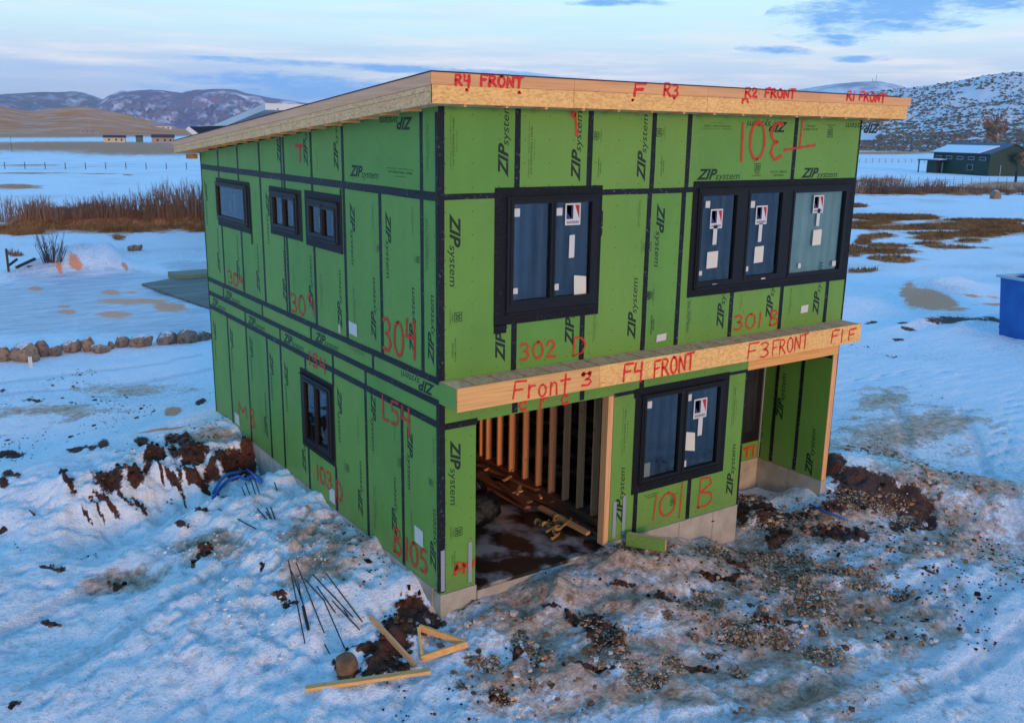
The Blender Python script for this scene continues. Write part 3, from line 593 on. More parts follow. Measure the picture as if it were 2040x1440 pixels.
# ------------------------------------------------------------------ THE HOUSE
house = empty('unfinished_house', 'two storey house under construction clad in green sheathing boards with black taped seams', 'house', (0, 0, -.35))
HW, HL = 8.43, 10.19
ZD, ZT = 3.05, 5.46
def fF(a, z, off): return (a, -off, z)
def fL(a, z, off): return (-off, a, z)
def fI(a, z, off): return (8.29-off, a, z)          # inner face of the porch wing, looking left
def fB(a, z, off): return (a, HL+off, z)            # rear
def fR(a, z, off): return (HW+off, a, z)            # right side
def fP(a, z, off): return (a, 1.55-off, z)          # back of porch
FLIP = {fF: False, fL: True, fI: True, fB: True, fR: False, fP: False}
NRM = {fF: Vector((0, -1, 0)), fL: Vector((-1, 0, 0)), fI: Vector((-1, 0, 0)), fP: Vector((0, -1, 0)), fB: Vector((0, 1, 0)), fR: Vector((1, 0, 0))}
def slab_mesh(face, rect, holes=(), o0=-.011, o1=0., top=None, bot=None):
    x0, x1, z0, z1 = rect; mb = MB()
    hs = [(max(h[0], x0), min(h[1], x1), max(h[2], z0), min(h[3], z1)) for h in holes]; hs = [h for h in hs if h[1]-h[0] > 1e-4 and h[3]-h[2] > 1e-4]
    xs = sorted({x0, x1, *[h[0] for h in hs], *[h[1] for h in hs]}); zs = sorted({z0, z1, *[h[2] for h in hs], *[h[3] for h in hs]})
    keep = {}
    for i in range(len(xs)-1):
        for j in range(len(zs)-1):
            cx, cz = (xs[i]+xs[i+1])/2, (zs[j]+zs[j+1])/2
            keep[i, j] = not any(h[0] < cx < h[1] and h[2] < cz < h[3] for h in hs)
    def P(x, z, o):
        zz = z
        if top is not None and abs(z-z1) < 1e-6: zz = top(x)
        return face(x, zz, o)
    fl = FLIP[face]
    def q(pts, uvs, mi=0): mb.quad(pts[::-1] if fl else pts, uvs[::-1] if fl else uvs, mi)
    for (i, j), k in keep.items():
        if not k: continue
        a, b, c, d = xs[i], xs[i+1], zs[j], zs[j+1]
        q([P(a, c, o1), P(b, c, o1), P(b, d, o1), P(a, d, o1)], [(a, c), (b, c), (b, d), (a, d)])
        q([P(a, c, o0), P(a, d, o0), P(b, d, o0), P(b, c, o0)], [(a, c), (a, d), (b, d), (b, c)], 1)
        if not keep.get((i-1, j)): q([P(a, c, o0), P(a, c, o1), P(a, d, o1), P(a, d, o0)], [(a, c)]*4, 1)
        if not keep.get((i+1, j)): q([P(b, c, o1), P(b, c, o0), P(b, d, o0), P(b, d, o1)], [(b, c)]*4, 1)
        if not keep.get((i, j-1)): q([P(a, c, o0), P(b, c, o0), P(b, c, o1), P(a, c, o1)], [(a, c)]*4, 1)
        if not keep.get((i, j+1)): q([P(a, d, o1), P(b, d, o1), P(b, d, o0), P(a, d, o0)], [(a, d)]*4, 1)
    return mb
PANELS = []
def panel(face, rect, holes=(), top=None):
    g = .003
    r = (rect[0]+g, rect[1]-g, rect[2]+g, rect[3]-(0 if top else g))
    full = [h for h in holes if h[0] <= r[0] and h[1] >= r[1] and h[2] < r[3] and h[3] > r[2]]
    parts_ = [(r[2], r[3])]
    for h in full: parts_ = [q for (p, t_) in parts_ for q in ((p, min(t_, h[2])), (max(p, h[3]), t_)) if q[1]-q[0] > .02]
    for z0, z1 in parts_:
        mb = slab_mesh(face, (r[0], r[1], z0, z1), [h for h in holes if h not in full], top=top if z1 == r[3] else None)
        if not mb.f: continue
        o = mb.build('sheathing_panel', [M_zip, M_core], house); PANELS.append((face, (rect[0], rect[1], z0, z1), o))
def owner(face, a, z):
    best = None
    for f, r, o in PANELS:
        if f is not face: continue
        d = max(r[0]-a, a-r[1], 0)+max(r[2]-z, z-r[3], 0)
        if best is None or d < best[0]: best = (d, o)
    return best[1]
def tape(face, rect, off=.0022, th=.0018, name='seam_tape', m=None, bow=True):
    x0, x1, z0, z1 = rect; mb = MB()
    # slightly uneven edges
    vert = (z1-z0) > (x1-x0); L = (z1-z0) if vert else (x1-x0); n = max(1, int(L/.35)); rr = random.Random(round(x0*977+z0*131+x1*7))
    prev = None
    for k in range(n+1):
        t = k/n; e1, e2 = rr.uniform(-.004, .004), rr.uniform(-.004, .004)
        if vert: pa, pb = (x0+e1, z0+L*t), (x1+e2, z0+L*t)
        else: pa, pb = (x0+L*t, z0+e1), (x0+L*t, z1+e2)
        if prev:
            A = [prev[0], prev[1], pb, pa] if vert else [prev[0], pa, pb, prev[1]]
            for o_, rev in ((off+th, False),):
                pts = [face(a, z, o_) for a, z in A]; mb.quad(pts[::-1] if FLIP[face] else pts, [(a, z) for a, z in (A[::-1] if FLIP[face] else A)])
            for s, e in ((0, 1), (1, 2), (2, 3), (3, 0)):
                mb.quad([face(*A[s], off), face(*A[e], off), face(*A[e], off+th), face(*A[s], off+th)])
        prev = (pa, pb)
    return mb.build(name, m or M_tape, house)

# windows: (face, flashing rect, frame rect, panes, backing tones)
WIN = [
 (fF, (.85, 2.675, 3.71, 5.56), (1.04, 2.60, 3.84, 5.43), [(1.14, 1.76, 4.03, 5.34), (1.84, 2.47, 4.03, 5.34)], [M_film, M_film], 'left upper front'),
 (fF, (4.465, 8.41, 3.79, 5.585), (4.58, 8.24, 3.90, 5.47), [(4.66, 5.42, 4.02, 5.36), (5.73, 6.49, 4.04, 5.375), (6.81, 8.145, 4.0, 5.36)], [M_film, M_film, M_paneL], 'triple'),
 (fF, (3.495, 5.57, .70, 2.45), (3.63, 5.44, .83, 2.33), [(3.715, 4.45, .92, 2.26), (4.60, 5.345, .915, 2.24)], [M_film, M_film], 'ground'),
 (fL, (7.13, 9.17, 4.31, 5.28), (7.28, 9.12, 4.42, 5.20), [(7.42, 9.08, 4.53, 5.12)], [M_paneD], 'rear'),
 (fL, (4.57, 6.07, 4.43, 5.28), (4.75, 5.95, 4.53, 5.20), [(4.86, 5.31, 4.63, 5.09), (5.38, 5.84, 4.63, 5.10)], [M_paneD, M_paneD], 'mid'),
 (fL, (2.95, 4.41, 4.40, 5.30), (3.08, 4.28, 4.53, 5.17), [(3.20, 3.64, 4.63, 5.04), (3.71, 4.17, 4.64, 5.06)], [M_paneD, M_paneD], 'near'),
 (fL, (3.475, 4.93, .75, 2.19), (3.58, 4.84, .83, 2.10), [(3.71, 4.18, .98, 1.99), (4.25, 4.70, .95, 1.985)], [M_paneD, M_paneD], 'low')]
def inset(r, d): return (r[0]+d, r[1]-d, r[2]+d, r[3]-d)
HOLE = {fF: [inset(w[2], .03) for w in WIN if w[0] is fF], fL: [inset(w[2], .03) for w in WIN if w[0] is fL]}

# front wall joints read from the seams
xu = [0.0]+[Fr(u, v)[0] for u, v in ((1022.5, 738), (1157.5, 716), (1279, 699), (1345, 688), (1452, 670), (1551, 656), (1641, 642.5))]+[HW]
xt = [0.0, Fr(*cu('c2', 688, 600))[0], Fr(*cu('c2', 1208, 600))[0], Fr(*cu('c2', 1660, 650))[0], Fr(*cu('c2', 1912, 650))[0], Fr(*cu('c3', 945, 650))[0], HW]
xl = [3.06, 3.60, 4.79, 6.01]; xh = [0.0, 1.226, 2.43, 3.61, 6.01]
WT = lambda y: 6.575-.0805*y
DOOR = (.585, 2.955)
for a, b in zip(xu, xu[1:]): panel(fF, (a, b, ZD, ZT), HOLE[fF])
for a, b in zip(xt, xt[1:]): panel(fF, (a, b, ZT, 6.575), HOLE[fF])
for a, b in zip(xh, xh[1:]): panel(fF, (a, b, 2.41, 2.745))
panel(fF, (0, DOOR[0], -.05, 2.41))
for a, b in zip(xl, xl[1:]): panel(fF, (a, b, -.01, 2.41), HOLE[fF])
yl = [0, 1.07, 2.27, 3.49, 4.68, 5.88, 6.60, 7.79, 8.98, HL]
yu = [0, .431, 1.65, 2.87, 4.09, 5.31, 6.53, 7.75, 8.97, HL]
yt = [0, .431, 2.87, 4.09, 5.31, 6.53, 7.75, 8.97, HL]
yb1 = [-.448, 1.98, 4.37, 6.76, 9.13, HL]; yb2 = [0, 2.25, 3.48, 5.86, 7.79, HL]
for a, b in zip(yl, yl[1:]): panel(fL, (a, b, -.03, 2.44), HOLE[fL])
for a, b in zip(yu, yu[1:]): panel(fL, (a, b, ZD, ZT), HOLE[fL])
for a, b in zip(yt, yt[1:]): panel(fL, (a, b, ZT, 6.5), HOLE[fL], top=WT)
for a, b in zip(yb1, yb1[1:]): panel(fL, (a, b, 2.745, ZD))
for a, b in zip(yb2, yb2[1:]): panel(fL, (a, b, 2.44, 2.745))
for k in range(7):
    a, b = k*1.22, min((k+1)*1.22, HW); panel(fB, (a, b, -.03, 2.9)); panel(fB, (a, b, 2.9, 5.74))
for k in range(9):
    a, b = k*1.22, min((k+1)*1.22, HL)
    if b-a < .1: continue
    panel(fR, (a, b, -.03, 2.745)); panel(fR, (a, b, 2.745, ZT)); panel(fR, (a, b, ZT, 6.5), top=WT)
for a, b in ((.0, .61), (.61, 1.22), (1.22, 1.545)): panel(fI, (a, b, -.04, 2.41) if a else (a, b, -.04, 2.41))
panel(fI, (0, 1.545, 2.41, 2.73)); 
panel(fP, (6.03, 7.2, -.04, 2.73)); panel(fP, (7.2, 8.27, -.04, .33))

# seam tape
HT = .045
def cut(a, b, face, z, pad=0.):       # split a horizontal run around windows
    seg = [(a, b)]
    for w in WIN:
        if w[0] is face and w[1][2] < z < w[1][3]:
            seg = [s for (p, q) in seg for s in ((p, min(q, w[1][0])), (max(p, w[1][1]), q)) if s[1]-s[0] > .02]
    return seg
def cutv(a, z0, z1, face):
    seg = [(z0, z1)]
    for w in WIN:
        if w[0] is face and w[1][0] < a < w[1][1]:
            seg = [s for (p, q) in seg for s in ((p, min(q, w[1][2]+.02)), (max(p, w[1][3]-.02), q)) if s[1]-s[0] > .02]
    return seg
def vt(face, a, z0, z1, w=HT):
    for p, q in cutv(a, z0, z1, face): tape(face, (a-w, a+w, p, q))
def ht(face, a, b, z, w=HT, off=.0045):
    for p, q in cut(a, b, face, z): tape(face, (p, q, z-w, z+w), off)
for x in xu[1:-1]: vt(fF, x, ZD, ZT)
for x in xt[1:-1]: vt(fF, x, ZT, 6.57)
for x in xh[1:-1]: vt(fF, x, 2.43, 2.74)
vt(fF, 3.60, 0, 2.41); vt(fF, 4.79, 0, 2.41)
ht(fF, 0.02, HW, ZT, .04); ht(fF, .0, DOOR[0]+.02, 2.41); ht(fF, 3.06, 3.5, 2.41, .03); ht(fF, 5.57, 6.01, 2.41, .03)
for x, z0, z1 in ((.0, ZD, 6.57), (.0, -.02, 2.74)):
    tape(fF, (x-.004, x+.085, z0, z1), .0068); tape(fL, (-.004, .06, z0, z1 if z1 < 3 else 6.5), .0068)
tape(fF, (5.975, 6.012, -.01, 2.41), .0068); tape(fF, (8.395, 8.432, ZD, 6.57), .0068); tape(fR, (-.002, .05, -.02, 6.5), .0068)
tape(fL, (10.15, 10.192, -.02, 5.75), .0068)
for y in yl[1:-1]: vt(fL, y, -.03, 2.44, .04)
for y in yu[1:-1]: vt(fL, y, ZD, ZT, .042)
for y in yt[1:-1]: vt(fL, y, ZT, WT(y)-.02, .04)
vt(fL, 5.43, ZD, WT(5.4)-.02, .03)
for y in yb1[1:-1]: vt(fL, y, 2.745, ZD, .035)
for y in yb2[1:-1]: vt(fL, y, 2.44, 2.745, .035)
ht(fL, .0, HL, ZD, .05); ht(fL, .0, HL, 2.745, .05); ht(fL, .0, HL, 2.44, .05); ht(fL, .0, HL, ZT, .055)
tape(fI, (.60, .68, -.02, 2.40)); tape(fI, (1.18, 1.26, -.02, 2.40)); ht(fI, 0.02, 1.53, 2.38, .05)

# windows
def place_rect(face, rect, off, m, name, parent, th=.0015, skew=0.):
    x0, x1, z0, z1 = rect; mb = MB()
    A = [(x0, z0), (x1, z0+skew), (x1+skew*.4, z1+skew), (x0+skew*.4, z1)]
    pts = [face(a, z, off+th) for a, z in A]; mb.quad(pts[::-1] if FLIP[face] else pts, A[::-1] if FLIP[face] else A)
    for s, e in ((0, 1), (1, 2), (2, 3), (3, 0)): mb.quad([face(*A[s], off), face(*A[e], off), face(*A[e], off+th), face(*A[s], off+th)])
    return mb.build(name, m, parent)
WOBJ = []
for face, fl, fr, panes, tones, nm in WIN:
    c = face((fr[0]+fr[1])/2, fr[2], 0)
    w = bpy.data.objects.new('window', None); COL.objects.link(w); w.parent = house; w.matrix_parent_inverse = wm(house).inverted(); w.location = c
    WOBJ.append(w)
    slab_mesh(face, fr, panes, -.07, .034).build('frame', [M_frame, M_frame], w)
    slab_mesh(face, fl, [inset(fr, .01)], .0075, .0105).build('flashing_tape', [M_flash, M_flash], w)
    mb = MB()
    for i, r in enumerate(panes):
        # slimmer inner sash ring around each pane
        slab_mesh(face, inset(r, -.045), [r], .034, .046).build('sash', [M_frame, M_frame], w)
        g = MB(); q = [face(r[0], r[2], .004), face(r[1], r[2], .004), face(r[1], r[3], .004), face(r[0], r[3], .004)]
        uvq = [(r[0], r[2]), (r[1], r[2]), (r[1], r[3]), (r[0], r[3])]
        g.quad(q[::-1] if FLIP[face] else q, uvq[::-1] if FLIP[face] else uvq)
        q2 = [face(r[0], r[2], .0), face(r[1], r[2], .0), face(r[1], r[3], .0), face(r[0], r[3], .0)]; g.quad(q2[::-1] if FLIP[face] else q2)
        g.build('pane', M_glass, w)
        fm = MB(); nseg = 40; rs = random.Random(i+int(r[0]*10)); ph = rs.uniform(0, 6); amp = .007
        for k in range(nseg):
            def wv(t): return -.045-amp*(1+math.sin(t*31+ph)+.6*math.sin(t*13+ph*2))
            a, b = r[0]+(r[1]-r[0])*k/nseg, r[0]+(r[1]-r[0])*(k+1)/nseg
            pts = [face(a, r[2], wv(a)), face(b, r[2], wv(b)), face(b, r[3], wv(b)), face(a, r[3], wv(a))]; uvs = [(a, r[2]), (b, r[2]), (b, r[3]), (a, r[3])]
            fm.quad(pts[::-1] if FLIP[face] else pts, uvs[::-1] if FLIP[face] else uvs)
        fm.build('pane_backing', tones[i], w, smooth=True)  # added wavy sheet behind the glass, carries the painted reflections
    # head flashing lip and sill lip
    tw = MB(); tw.box((fr[0]-.03, -.062, fr[3]-.012), (fr[1]+.03, -.034, fr[3]+.004)) if face is fF else tw.box((-.062, fr[0]-.03, fr[3]-.012), (-.034, fr[1]+.03, fr[3]+.004))
    tw.build('head_cap', M_frame, w)
    tw = MB(); tw.box((fr[0]+.02, -.056, fr[2]+.01), (fr[1]-.02, -.034, fr[2]+.03)) if face is fF else tw.box((-.056, fr[0]+.02, fr[2]+.01), (-.034, fr[1]-.02, fr[2]+.03))
    tw.build('sill', M_frame, w)
# flashing tails
for r in ((.855, 1.06, 3.60, 3.72),): place_rect(fF, r, .0075, M_flash, 'flashing_tail', WOBJ[0], .003)
place_rect(fL, (7.10, 7.16, 4.12, 5.2), .0075, M_flash, 'flashing_tail', WOBJ[3], .003)
place_rect(fF, (3.46, 3.50, 2.30, 2.44), .0075, M_flash, 'flashing_tail', WOBJ[2], .003)
place_rect(fL, (2.945, 2.985, 4.40, 5.40), .012, M_flash, 'flashing_tail', WOBJ[5], .003)
def stick(w, face, r, m=M_white, skew=0., off=.006): return place_rect(face, r, off, m, 'sticker', w, .0012, skew)
w = WOBJ[0]
for r in ((1.155, 1.255, 5.17, 5.28), (1.87, 1.97, 5.16, 5.265), (1.86, 1.94, 4.12, 4.21), (1.155, 1.24, 4.125, 4.205)): stick(w, fF, r)
stick(w, fF, (2.105, 2.20, 4.56, 4.88), skew=.005); stick(w, fF, (2.22, 2.44, 4.03, 4.31), M_paper, -.03)
w = WOBJ[1]
def CF(c, a, b, c2=None): return Fr(*cu(c, a, b))
for q in (('c3', 305, 1060, 340, 1010), ('c3', 628, 1060, 662, 1010), ('c6', 395, 250, 425, 215), ('c6', 728, 220, 757, 182), ('c6', 1355, 182, 1385, 142), ('c6', 1112, 195, 1135, 160)):
    a = CF(q[0], q[1], q[2]); b = CF(q[0], q[3], q[4]); stick(w, fF, (a[0], b[0], a[1], b[1]))
for q in (('c3', 355, 1325, 392, 1185), ('c3', 680, 1305, 715, 1170), ('c3', 1098, 1190, 1130, 1065)):
    a = CF(q[0], q[1], q[2]); b = CF(q[0], q[3], q[4]); stick(w, fF, (a[0], b[0], a[1], b[1]), skew=.004)
for q in (('c6', 455, 200, 540, 75), ('c6', 795, 160, 868, 38)):
    a = CF(q[0], q[1], q[2]); b = CF(q[0], q[3], q[4]); stick(w, fF, (a[0], b[0], a[1], b[1]), M_paper, .008)
a = CF('c3', 1070, 1330); b = CF('c3', 1140, 1215); stick(w, fF, (a[0], b[0], a[1], b[1]), M_paper, .006)
w = WOBJ[2]
for r in ((3.735, 3.845, 2.09, 2.205), (4.61, 4.71, 2.08, 2.19), (4.62, 4.68, .95, 1.06)): stick(w, fF, r)
stick(w, fF, (4.90, 5.0, 1.44, 1.745), skew=.004); stick(w, fF, (4.64, 4.86, 1.24, 1.56), M_paper, -.05); stick(w, fF, (3.72, 3.90, .93, 1.17), M_paper, .0, -.02)
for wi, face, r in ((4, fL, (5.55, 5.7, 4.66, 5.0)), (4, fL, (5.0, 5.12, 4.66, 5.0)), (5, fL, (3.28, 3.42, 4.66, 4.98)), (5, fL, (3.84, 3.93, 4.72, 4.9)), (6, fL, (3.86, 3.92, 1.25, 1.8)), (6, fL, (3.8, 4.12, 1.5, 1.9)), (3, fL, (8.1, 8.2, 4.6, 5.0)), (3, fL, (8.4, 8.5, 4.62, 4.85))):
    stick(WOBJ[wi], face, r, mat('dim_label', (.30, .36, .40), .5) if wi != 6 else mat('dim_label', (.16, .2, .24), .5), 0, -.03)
for a in (4.98, 6.12, 7.46): place_rect(fF, (a, a+.10, 3.965, 3.985), .036, M_white, 'latch_tag', WOBJ[1], .004)

# ---- lettering meshes
def text_mesh(s, bold=0., shear=0., name='print'):
    c = bpy.data.curves.new(name, 'FONT'); c.body = s; c.size = 1; c.offset = bold; c.shear = shear; c.resolution_u = 3
    o = bpy.data.objects.new(name, c); COL.objects.link(o); bpy.context.view_layer.update()
    m = bpy.data.meshes.new_from_object(o.evaluated_get(bpy.context.evaluated_depsgraph_get())); bpy.data.objects.remove(o); bpy.data.curves.remove(c)
    v = np.zeros(len(m.vertices)*3); m.vertices.foreach_get('co', v); v = v.reshape(-1, 3)
    fs = [tuple(p.vertices) for p in m.polygons]; bpy.data.meshes.remove(m); return v, fs
def fit(v, x0, x1, y0, y1, base=None):
    lo = v.min(0); hi = v.max(0); w = v.copy(); w[:, 0] = x0+(v[:, 0]-lo[0])/(hi[0]-lo[0])*(x1-x0)
    if base is None: w[:, 1] = y0+(v[:, 1]-lo[1])/(hi[1]-lo[1])*(y1-y0)
    else: w[:, 1] = v[:, 1]*base
    w[:, 2] = 0; return w
def merge(parts, name, m):
    V = []; F = []
    for v, f in parts:
        b = len(V); V += v.tolist(); F += [tuple(i+b for i in q) for q in f]
    me = bpy.data.meshes.new(name); me.from_pydata(V, [], F); me.materials.append(m); me.update(); return me
vz, fz = text_mesh('ZIP', .035, .35); vs_, fs_ = text_mesh('system', .004, .25); vt_, ft_ = text_mesh('®')
LOGO = merge([(fit(vz, 0, .455, 0, .165), fz), (fit(vs_, .415, .965, 0, 0, .155), fs_), (fit(vt_, .975, .995, .085, .105), ft_)], 'panel_logo', M_ink)
LOGO_S = LOGO
v1, f1 = text_mesh('7/16" STRUCTURAL 1 PANEL', .012); v2, f2 = text_mesh('EXPOSURE 1  SHEATHING SPAN', .0); v3, f3 = text_mesh('APPLICABLE CODE ICC-ES', .0)
FINE = merge([(fit(v1, .05, .95, .0, .042), f1), (fit(v2, 0, 1, .07, .092), f2), (fit(v3, .3, .7, -.06, -.042), f3)], 'fine_print', M_inkp)
v4, f4 = text_mesh('30', .03); v5, f5 = text_mesh('YEAR', .01); v6, f6 = text_mesh('SYSTEM WARRANTY')
def frame_q(x0, x1, y0, y1, w):
    V = np.array([(x0, y0, 0), (x1, y0, 0), (x1, y1, 0), (x0, y1, 0), (x0+w, y0+w, 0), (x1-w, y0+w, 0), (x1-w, y1-w, 0), (x0+w, y1-w, 0)], float)
    return V, [(0, 1, 5, 4), (1, 2, 6, 5), (2, 3, 7, 6), (3, 0, 4, 7)]
THIRTY = merge([(fit(v4, .30, .70, .42, .80), f4), frame_q(.2, .8, .33, .90, .05), (fit(v5, .25, .75, .16, .27), f5), (fit(v6, 0, 1, 0, .10), f6)], 'warranty_print', M_inkp)
v7, f7 = text_mesh('SEE FOR COMPLETE', .01); v8, f8 = text_mesh('DETAILS', .012)
SEE = merge([(fit(v7, 0, 1, .14, .22), f7), (fit(v8, .2, .8, 0, .09), f8)], 'detail_print', M_inkp)
def put(me, face, p0, p1, name='printed_logo', off=.0012, parent=None, k=1.):
    P0 = Vector(face(*p0, off)); P1 = Vector(face(*p1, off)); d = P1-P0; L = d.length*k; d.normalize(); n = NRM[face]; u = n.cross(d)
    par = parent or owner(face, (p0[0]+p1[0])/2, (p0[1]+p1[1])/2)
    o = bpy.data.objects.new(name, me); COL.objects.link(o); o.parent = par; o.matrix_parent_inverse = wm(par).inverted()
    o.matrix_basis = Matrix(((d.x*L, u.x*L, n.x, P0.x), (d.y*L, u.y*L, n.y, P0.y), (d.z*L, u.z*L, n.z, P0.z), (0, 0, 0, 1)))
    return o
LZ = .99
def zp(face, c, a, b, c1, d1, me=LOGO, name='printed_logo', fix=True):
    f = {fF: Fr, fL: Lf}.get(face); P = [None, None]
    for i, (x, y) in enumerate(((a, b), (c1, d1))):
        u, v = cu(c, x, y)
        P[i] = Fr(u, v) if face is fF else Lf(u, v) if face is fL else Lf(u, v, 8.29)
    p0, p1 = P
    # boards are printed square to their edges
    dx, dz = p1[0]-p0[0], p1[1]-p0[1]; L = math.hypot(dx, dz)
    if fix: L = LZ if me is LOGO and L > .3 else L
    if abs(dx) > abs(dz): p1 = (p0[0]+math.copysign(L, dx), p0[1])
    else: p1 = (p0[0], p0[1]+math.copysign(L, dz))
    return put(me, face, p0, p1, name)
for q in (('c2', 620, 845, 640, 300), ('c2', 1135, 875, 1160, 330), ('c2', 1600, 875, 1640, 370), ('c5', 200, 160, 195, 750), ('c5', 1690, 90, 1668, 600), ('c5', 1530, 1070, 1558, 570), ('c5', 597, 1228, 620, 720),
          ('c5', 1088, 1115, 1100, 600), ('c5', 1240, 105, 1230, 620), ('c6', 577, 635, 600, 130), ('c6', 925, 570, 960, 100), ('c6', 1258, 535, 1290, 80), ('c3', 240, 860, 580, 855), ('c3', 990, 845, 1280, 835),
          ('c3', 900, 445, 575, 440), ('c3', 1560, 458, 1290, 455), ('c8', 205, 490, 200, 1010), ('c8', 1440, 1090, 1495, 660), ('B', 930, 1035, 965, 620)): zp(fF, *q)
for q in (('c1', 1285, 795, 1510, 825), ('c1', 1735, 372, 1500, 345), ('c1', 1205, 770, 1208, 500), ('c1', 985, 735, 985, 350), ('c1', 792, 720, 790, 350), ('c1', 1285, 975, 1283, 1440), ('c1', 1540, 1040, 1550, 1500), ('c1', 680, 900, 700, 1300), ('c1', 240, 820, 250, 1250),
          ('c4', 1745, 900, 1735, 330), ('c4', 1610, 830, 1620, 290), ('c4', 1332, 725, 1330, 210), ('c4', 1088, 640, 1080, 150), ('c4', 880, 515, 870, 100), ('c4', 690, 455, 680, 20), ('c4', 500, 385, 490, 0), ('c4', 355, 305, 350, -50), ('c4', 215, 240, 210, -80),
          ('c4', 280, 610, 300, 950), ('c4', 420, 670, 430, 1000), ('c4', 565, 790, 590, 1100), ('c4', 670, 860, 685, 1230), ('c4', 1050, 1040, 1065, 1500), ('c4', 160, 560, 170, 800),
          ('c7', 1235, 760, 1225, 310), ('c7', 1480, 905, 1470, 480), ('c7', 1290, -150, 1305, 440), ('c7', 1552, 100, 1570, 620), ('c7', 1760, 1160, 1760, 700), ('c7', 555, 200, 550, -150), ('c7', 830, 450, 820, 150), ('c7', 1100, -700, 1110, -650) if False else ('c4', 1015, 700, 1100, 740) if False else ('c4', 85, 700, 90, 650) if False else ('c7', 1240, 760, 1225, 310))[:-1]: zp(fL, *q)
for q in (('c4', 665, 690, 830, 775), ('c4', 890, 660, 1080, 750), ('c4', 245, 345, 330, 380), ('c4', 150, 405, 250, 455), ('c4', 410, 550, 540, 610), ('c4', 1750, 1150, 1620, 1090)): 
    p0 = Lf(*cu(*q[:3])); s = 1 if q[3] > q[1] else -1
    zb = 2.80 if p0[1] > 2.745 else 2.50
    put(LOGO, fL, (p0[0], zb if s > 0 else zb+.17), (p0[0]-s*1.0, zb if s > 0 else zb+.17))
for q in ((1500, 900, 1550, 540), (1290, 500, 1350, 130), (1130, 760, 1180, 420)): zp(fI, 'B', *q)
for q in (('c2', 235, 780, 240, 390), ('c2', 790, 840, 800, 450), ('c5', 1560, 60, 1555, 270), ('c5', 1240, 1085, 1245, 865), ('c6', 325, 660, 335, 420), ('c6', 705, 500, 715, 380), ('c6', 1055, 530, 1060, 330), ('c3', 500, 470, 285, 462),
          ('c8', 1455, 590, 1470, 250), ('B', 940, 540, 950, 240), ('c5', 1915, 1020, 1925, 770)):
    zp(fF, *q, me=FINE, name='fine_print', fix=False)
for q in (('c1', 665, 730, 665, 600), ('c1', 1055, 770, 1055, 600), ('c1', 1445, 980, 1450, 1170), ('c1', 1730, 1010, 1740, 1220), ('c1', 1850, 780, 1855, 400), ('c1', 605, 900, 610, 1000), ('c1', 600, 1270, 610, 1400), ('c1', 1745, 745, 1550, 755) if False else ('c1', 1550, 770, 1745, 790),
          ('c4', 1180, 620, 1175, 320), ('c4', 1435, 500, 1435, 400), ('c4', 945, 500, 940, 220), ('c4', 745, 370, 742, 170), ('c4', 1700, 210, 1700, 20), ('c4', 400, 330, 398, 200), ('c4', 575, 300, 572, 200), ('c4', 1130, 770, 1250, 825),
          ('c7', 1205, 230, 1195, 30), ('c7', 1330, 850, 1325, 520), ('c7', 1590, 930, 1585, 700), ('c7', 1465, 200, 1460, 60), ('c7', 1745, 380, 1745, 180), ('c7', 700, 300, 695, 150), ('c7', 520, 150, 515, 20), ('c5', 45, 590, 40, 170)):
    zp(fL, *q, me=FINE, name='fine_print', fix=False)
for q in (('c5', 200, 855, 195, 970), ('c5', 1575, 350, 1570, 460), ('c5', 1660, 800, 1665, 700), ('c2', 1290, 590, 1292, 495), ('c2', 1745, 570, 1748, 470), ('c3', 640, 835, 710, 832), ('c6', 80, 430, 85, 340), ('c8', 205, 1110, 205, 1215), ('B', 545, 1010, 480, 1000), ('c3', 1240, 462, 1175, 460)):
    zp(fF, *q, me=THIRTY, name='warranty_print', fix=False)
for q in (('c1', 1470, 1270, 1470, 1350), ('c1', 1750, 1350, 1750, 1430), ('c7', 1100, 340, 1100, 430), ('c7', 1480, 300, 1480, 400), ('c7', 1745, 560, 1745, 480)):
    zp(fL, *q, me=THIRTY, name='warranty_print', fix=False)
for q in (('c5', 215, 1060, 210, 1230), ('c2', 1285, 840, 1290, 700), ('c2', 1735, 830, 1745, 690), ('c3', 770, 835, 890, 832), ('c6', 75, 665, 80, 530), ('c5', 1665, 1030, 1672, 890), ('c8', 215, 1290, 212, 1420), ('c3', 1115, 468, 1010, 466), ('B', 300, 1060, 400, 1040)):
    zp(fF, *q, me=SEE, name='detail_print', fix=False)
# maker's mark on the panes
def logo_sticker(w, c, a, b, size):
    p = Fr(*cu(c, a, b)); x, z = p; s = size
    o = place_rect(fF, (x, x+s, z-s*1.12, z), .006, M_white, 'sticker', w, .0012)
    mb = MB(); e = .0082
    def q(m, pts): mb.quad([fF(x+px*s, z-s*1.12+pz*s*1.12, e) for px, pz in pts], None, m)
    q(0, [(.08, .28), (.40, .28), (.40, .92), (.08, .92)]); q(1, [(.10, .62), (.40, .28), (.40, .92), (.10, .92)])
    q(1, [(.62, .92), (.92, .28), (.92, .92)]); q(0, [(.40, .28), (.52, .28), (.52, .92), (.40, .92)])
    vA, fA = text_mesh('ANDERSEN', .02); vA = fit(vA, x+.1*s, x+.9*s, z-s*1.04, z-s*.90)
    b0 = len(mb.v)
    for v in vA: mb.v.append((float(v[0]), -e, float(v[1])))
    for f in fA: mb.f.append(tuple(b0+i for i in f)); mb.uv += [(0, 0)]*len(f); mb.mi.append(0)
    mb.build('printed_mark', [M_navy, M_red], w)
logo_sticker(WOBJ[0], 'c5', 1030, 92, .27); logo_sticker(WOBJ[1], 'c3', 345, 1070, .27); logo_sticker(WOBJ[1], 'c3', 672, 1045, .27); logo_sticker(WOBJ[1], 'c3', 1085, 970, .27); logo_sticker(WOBJ[2], 'B', 658, 345, .30)

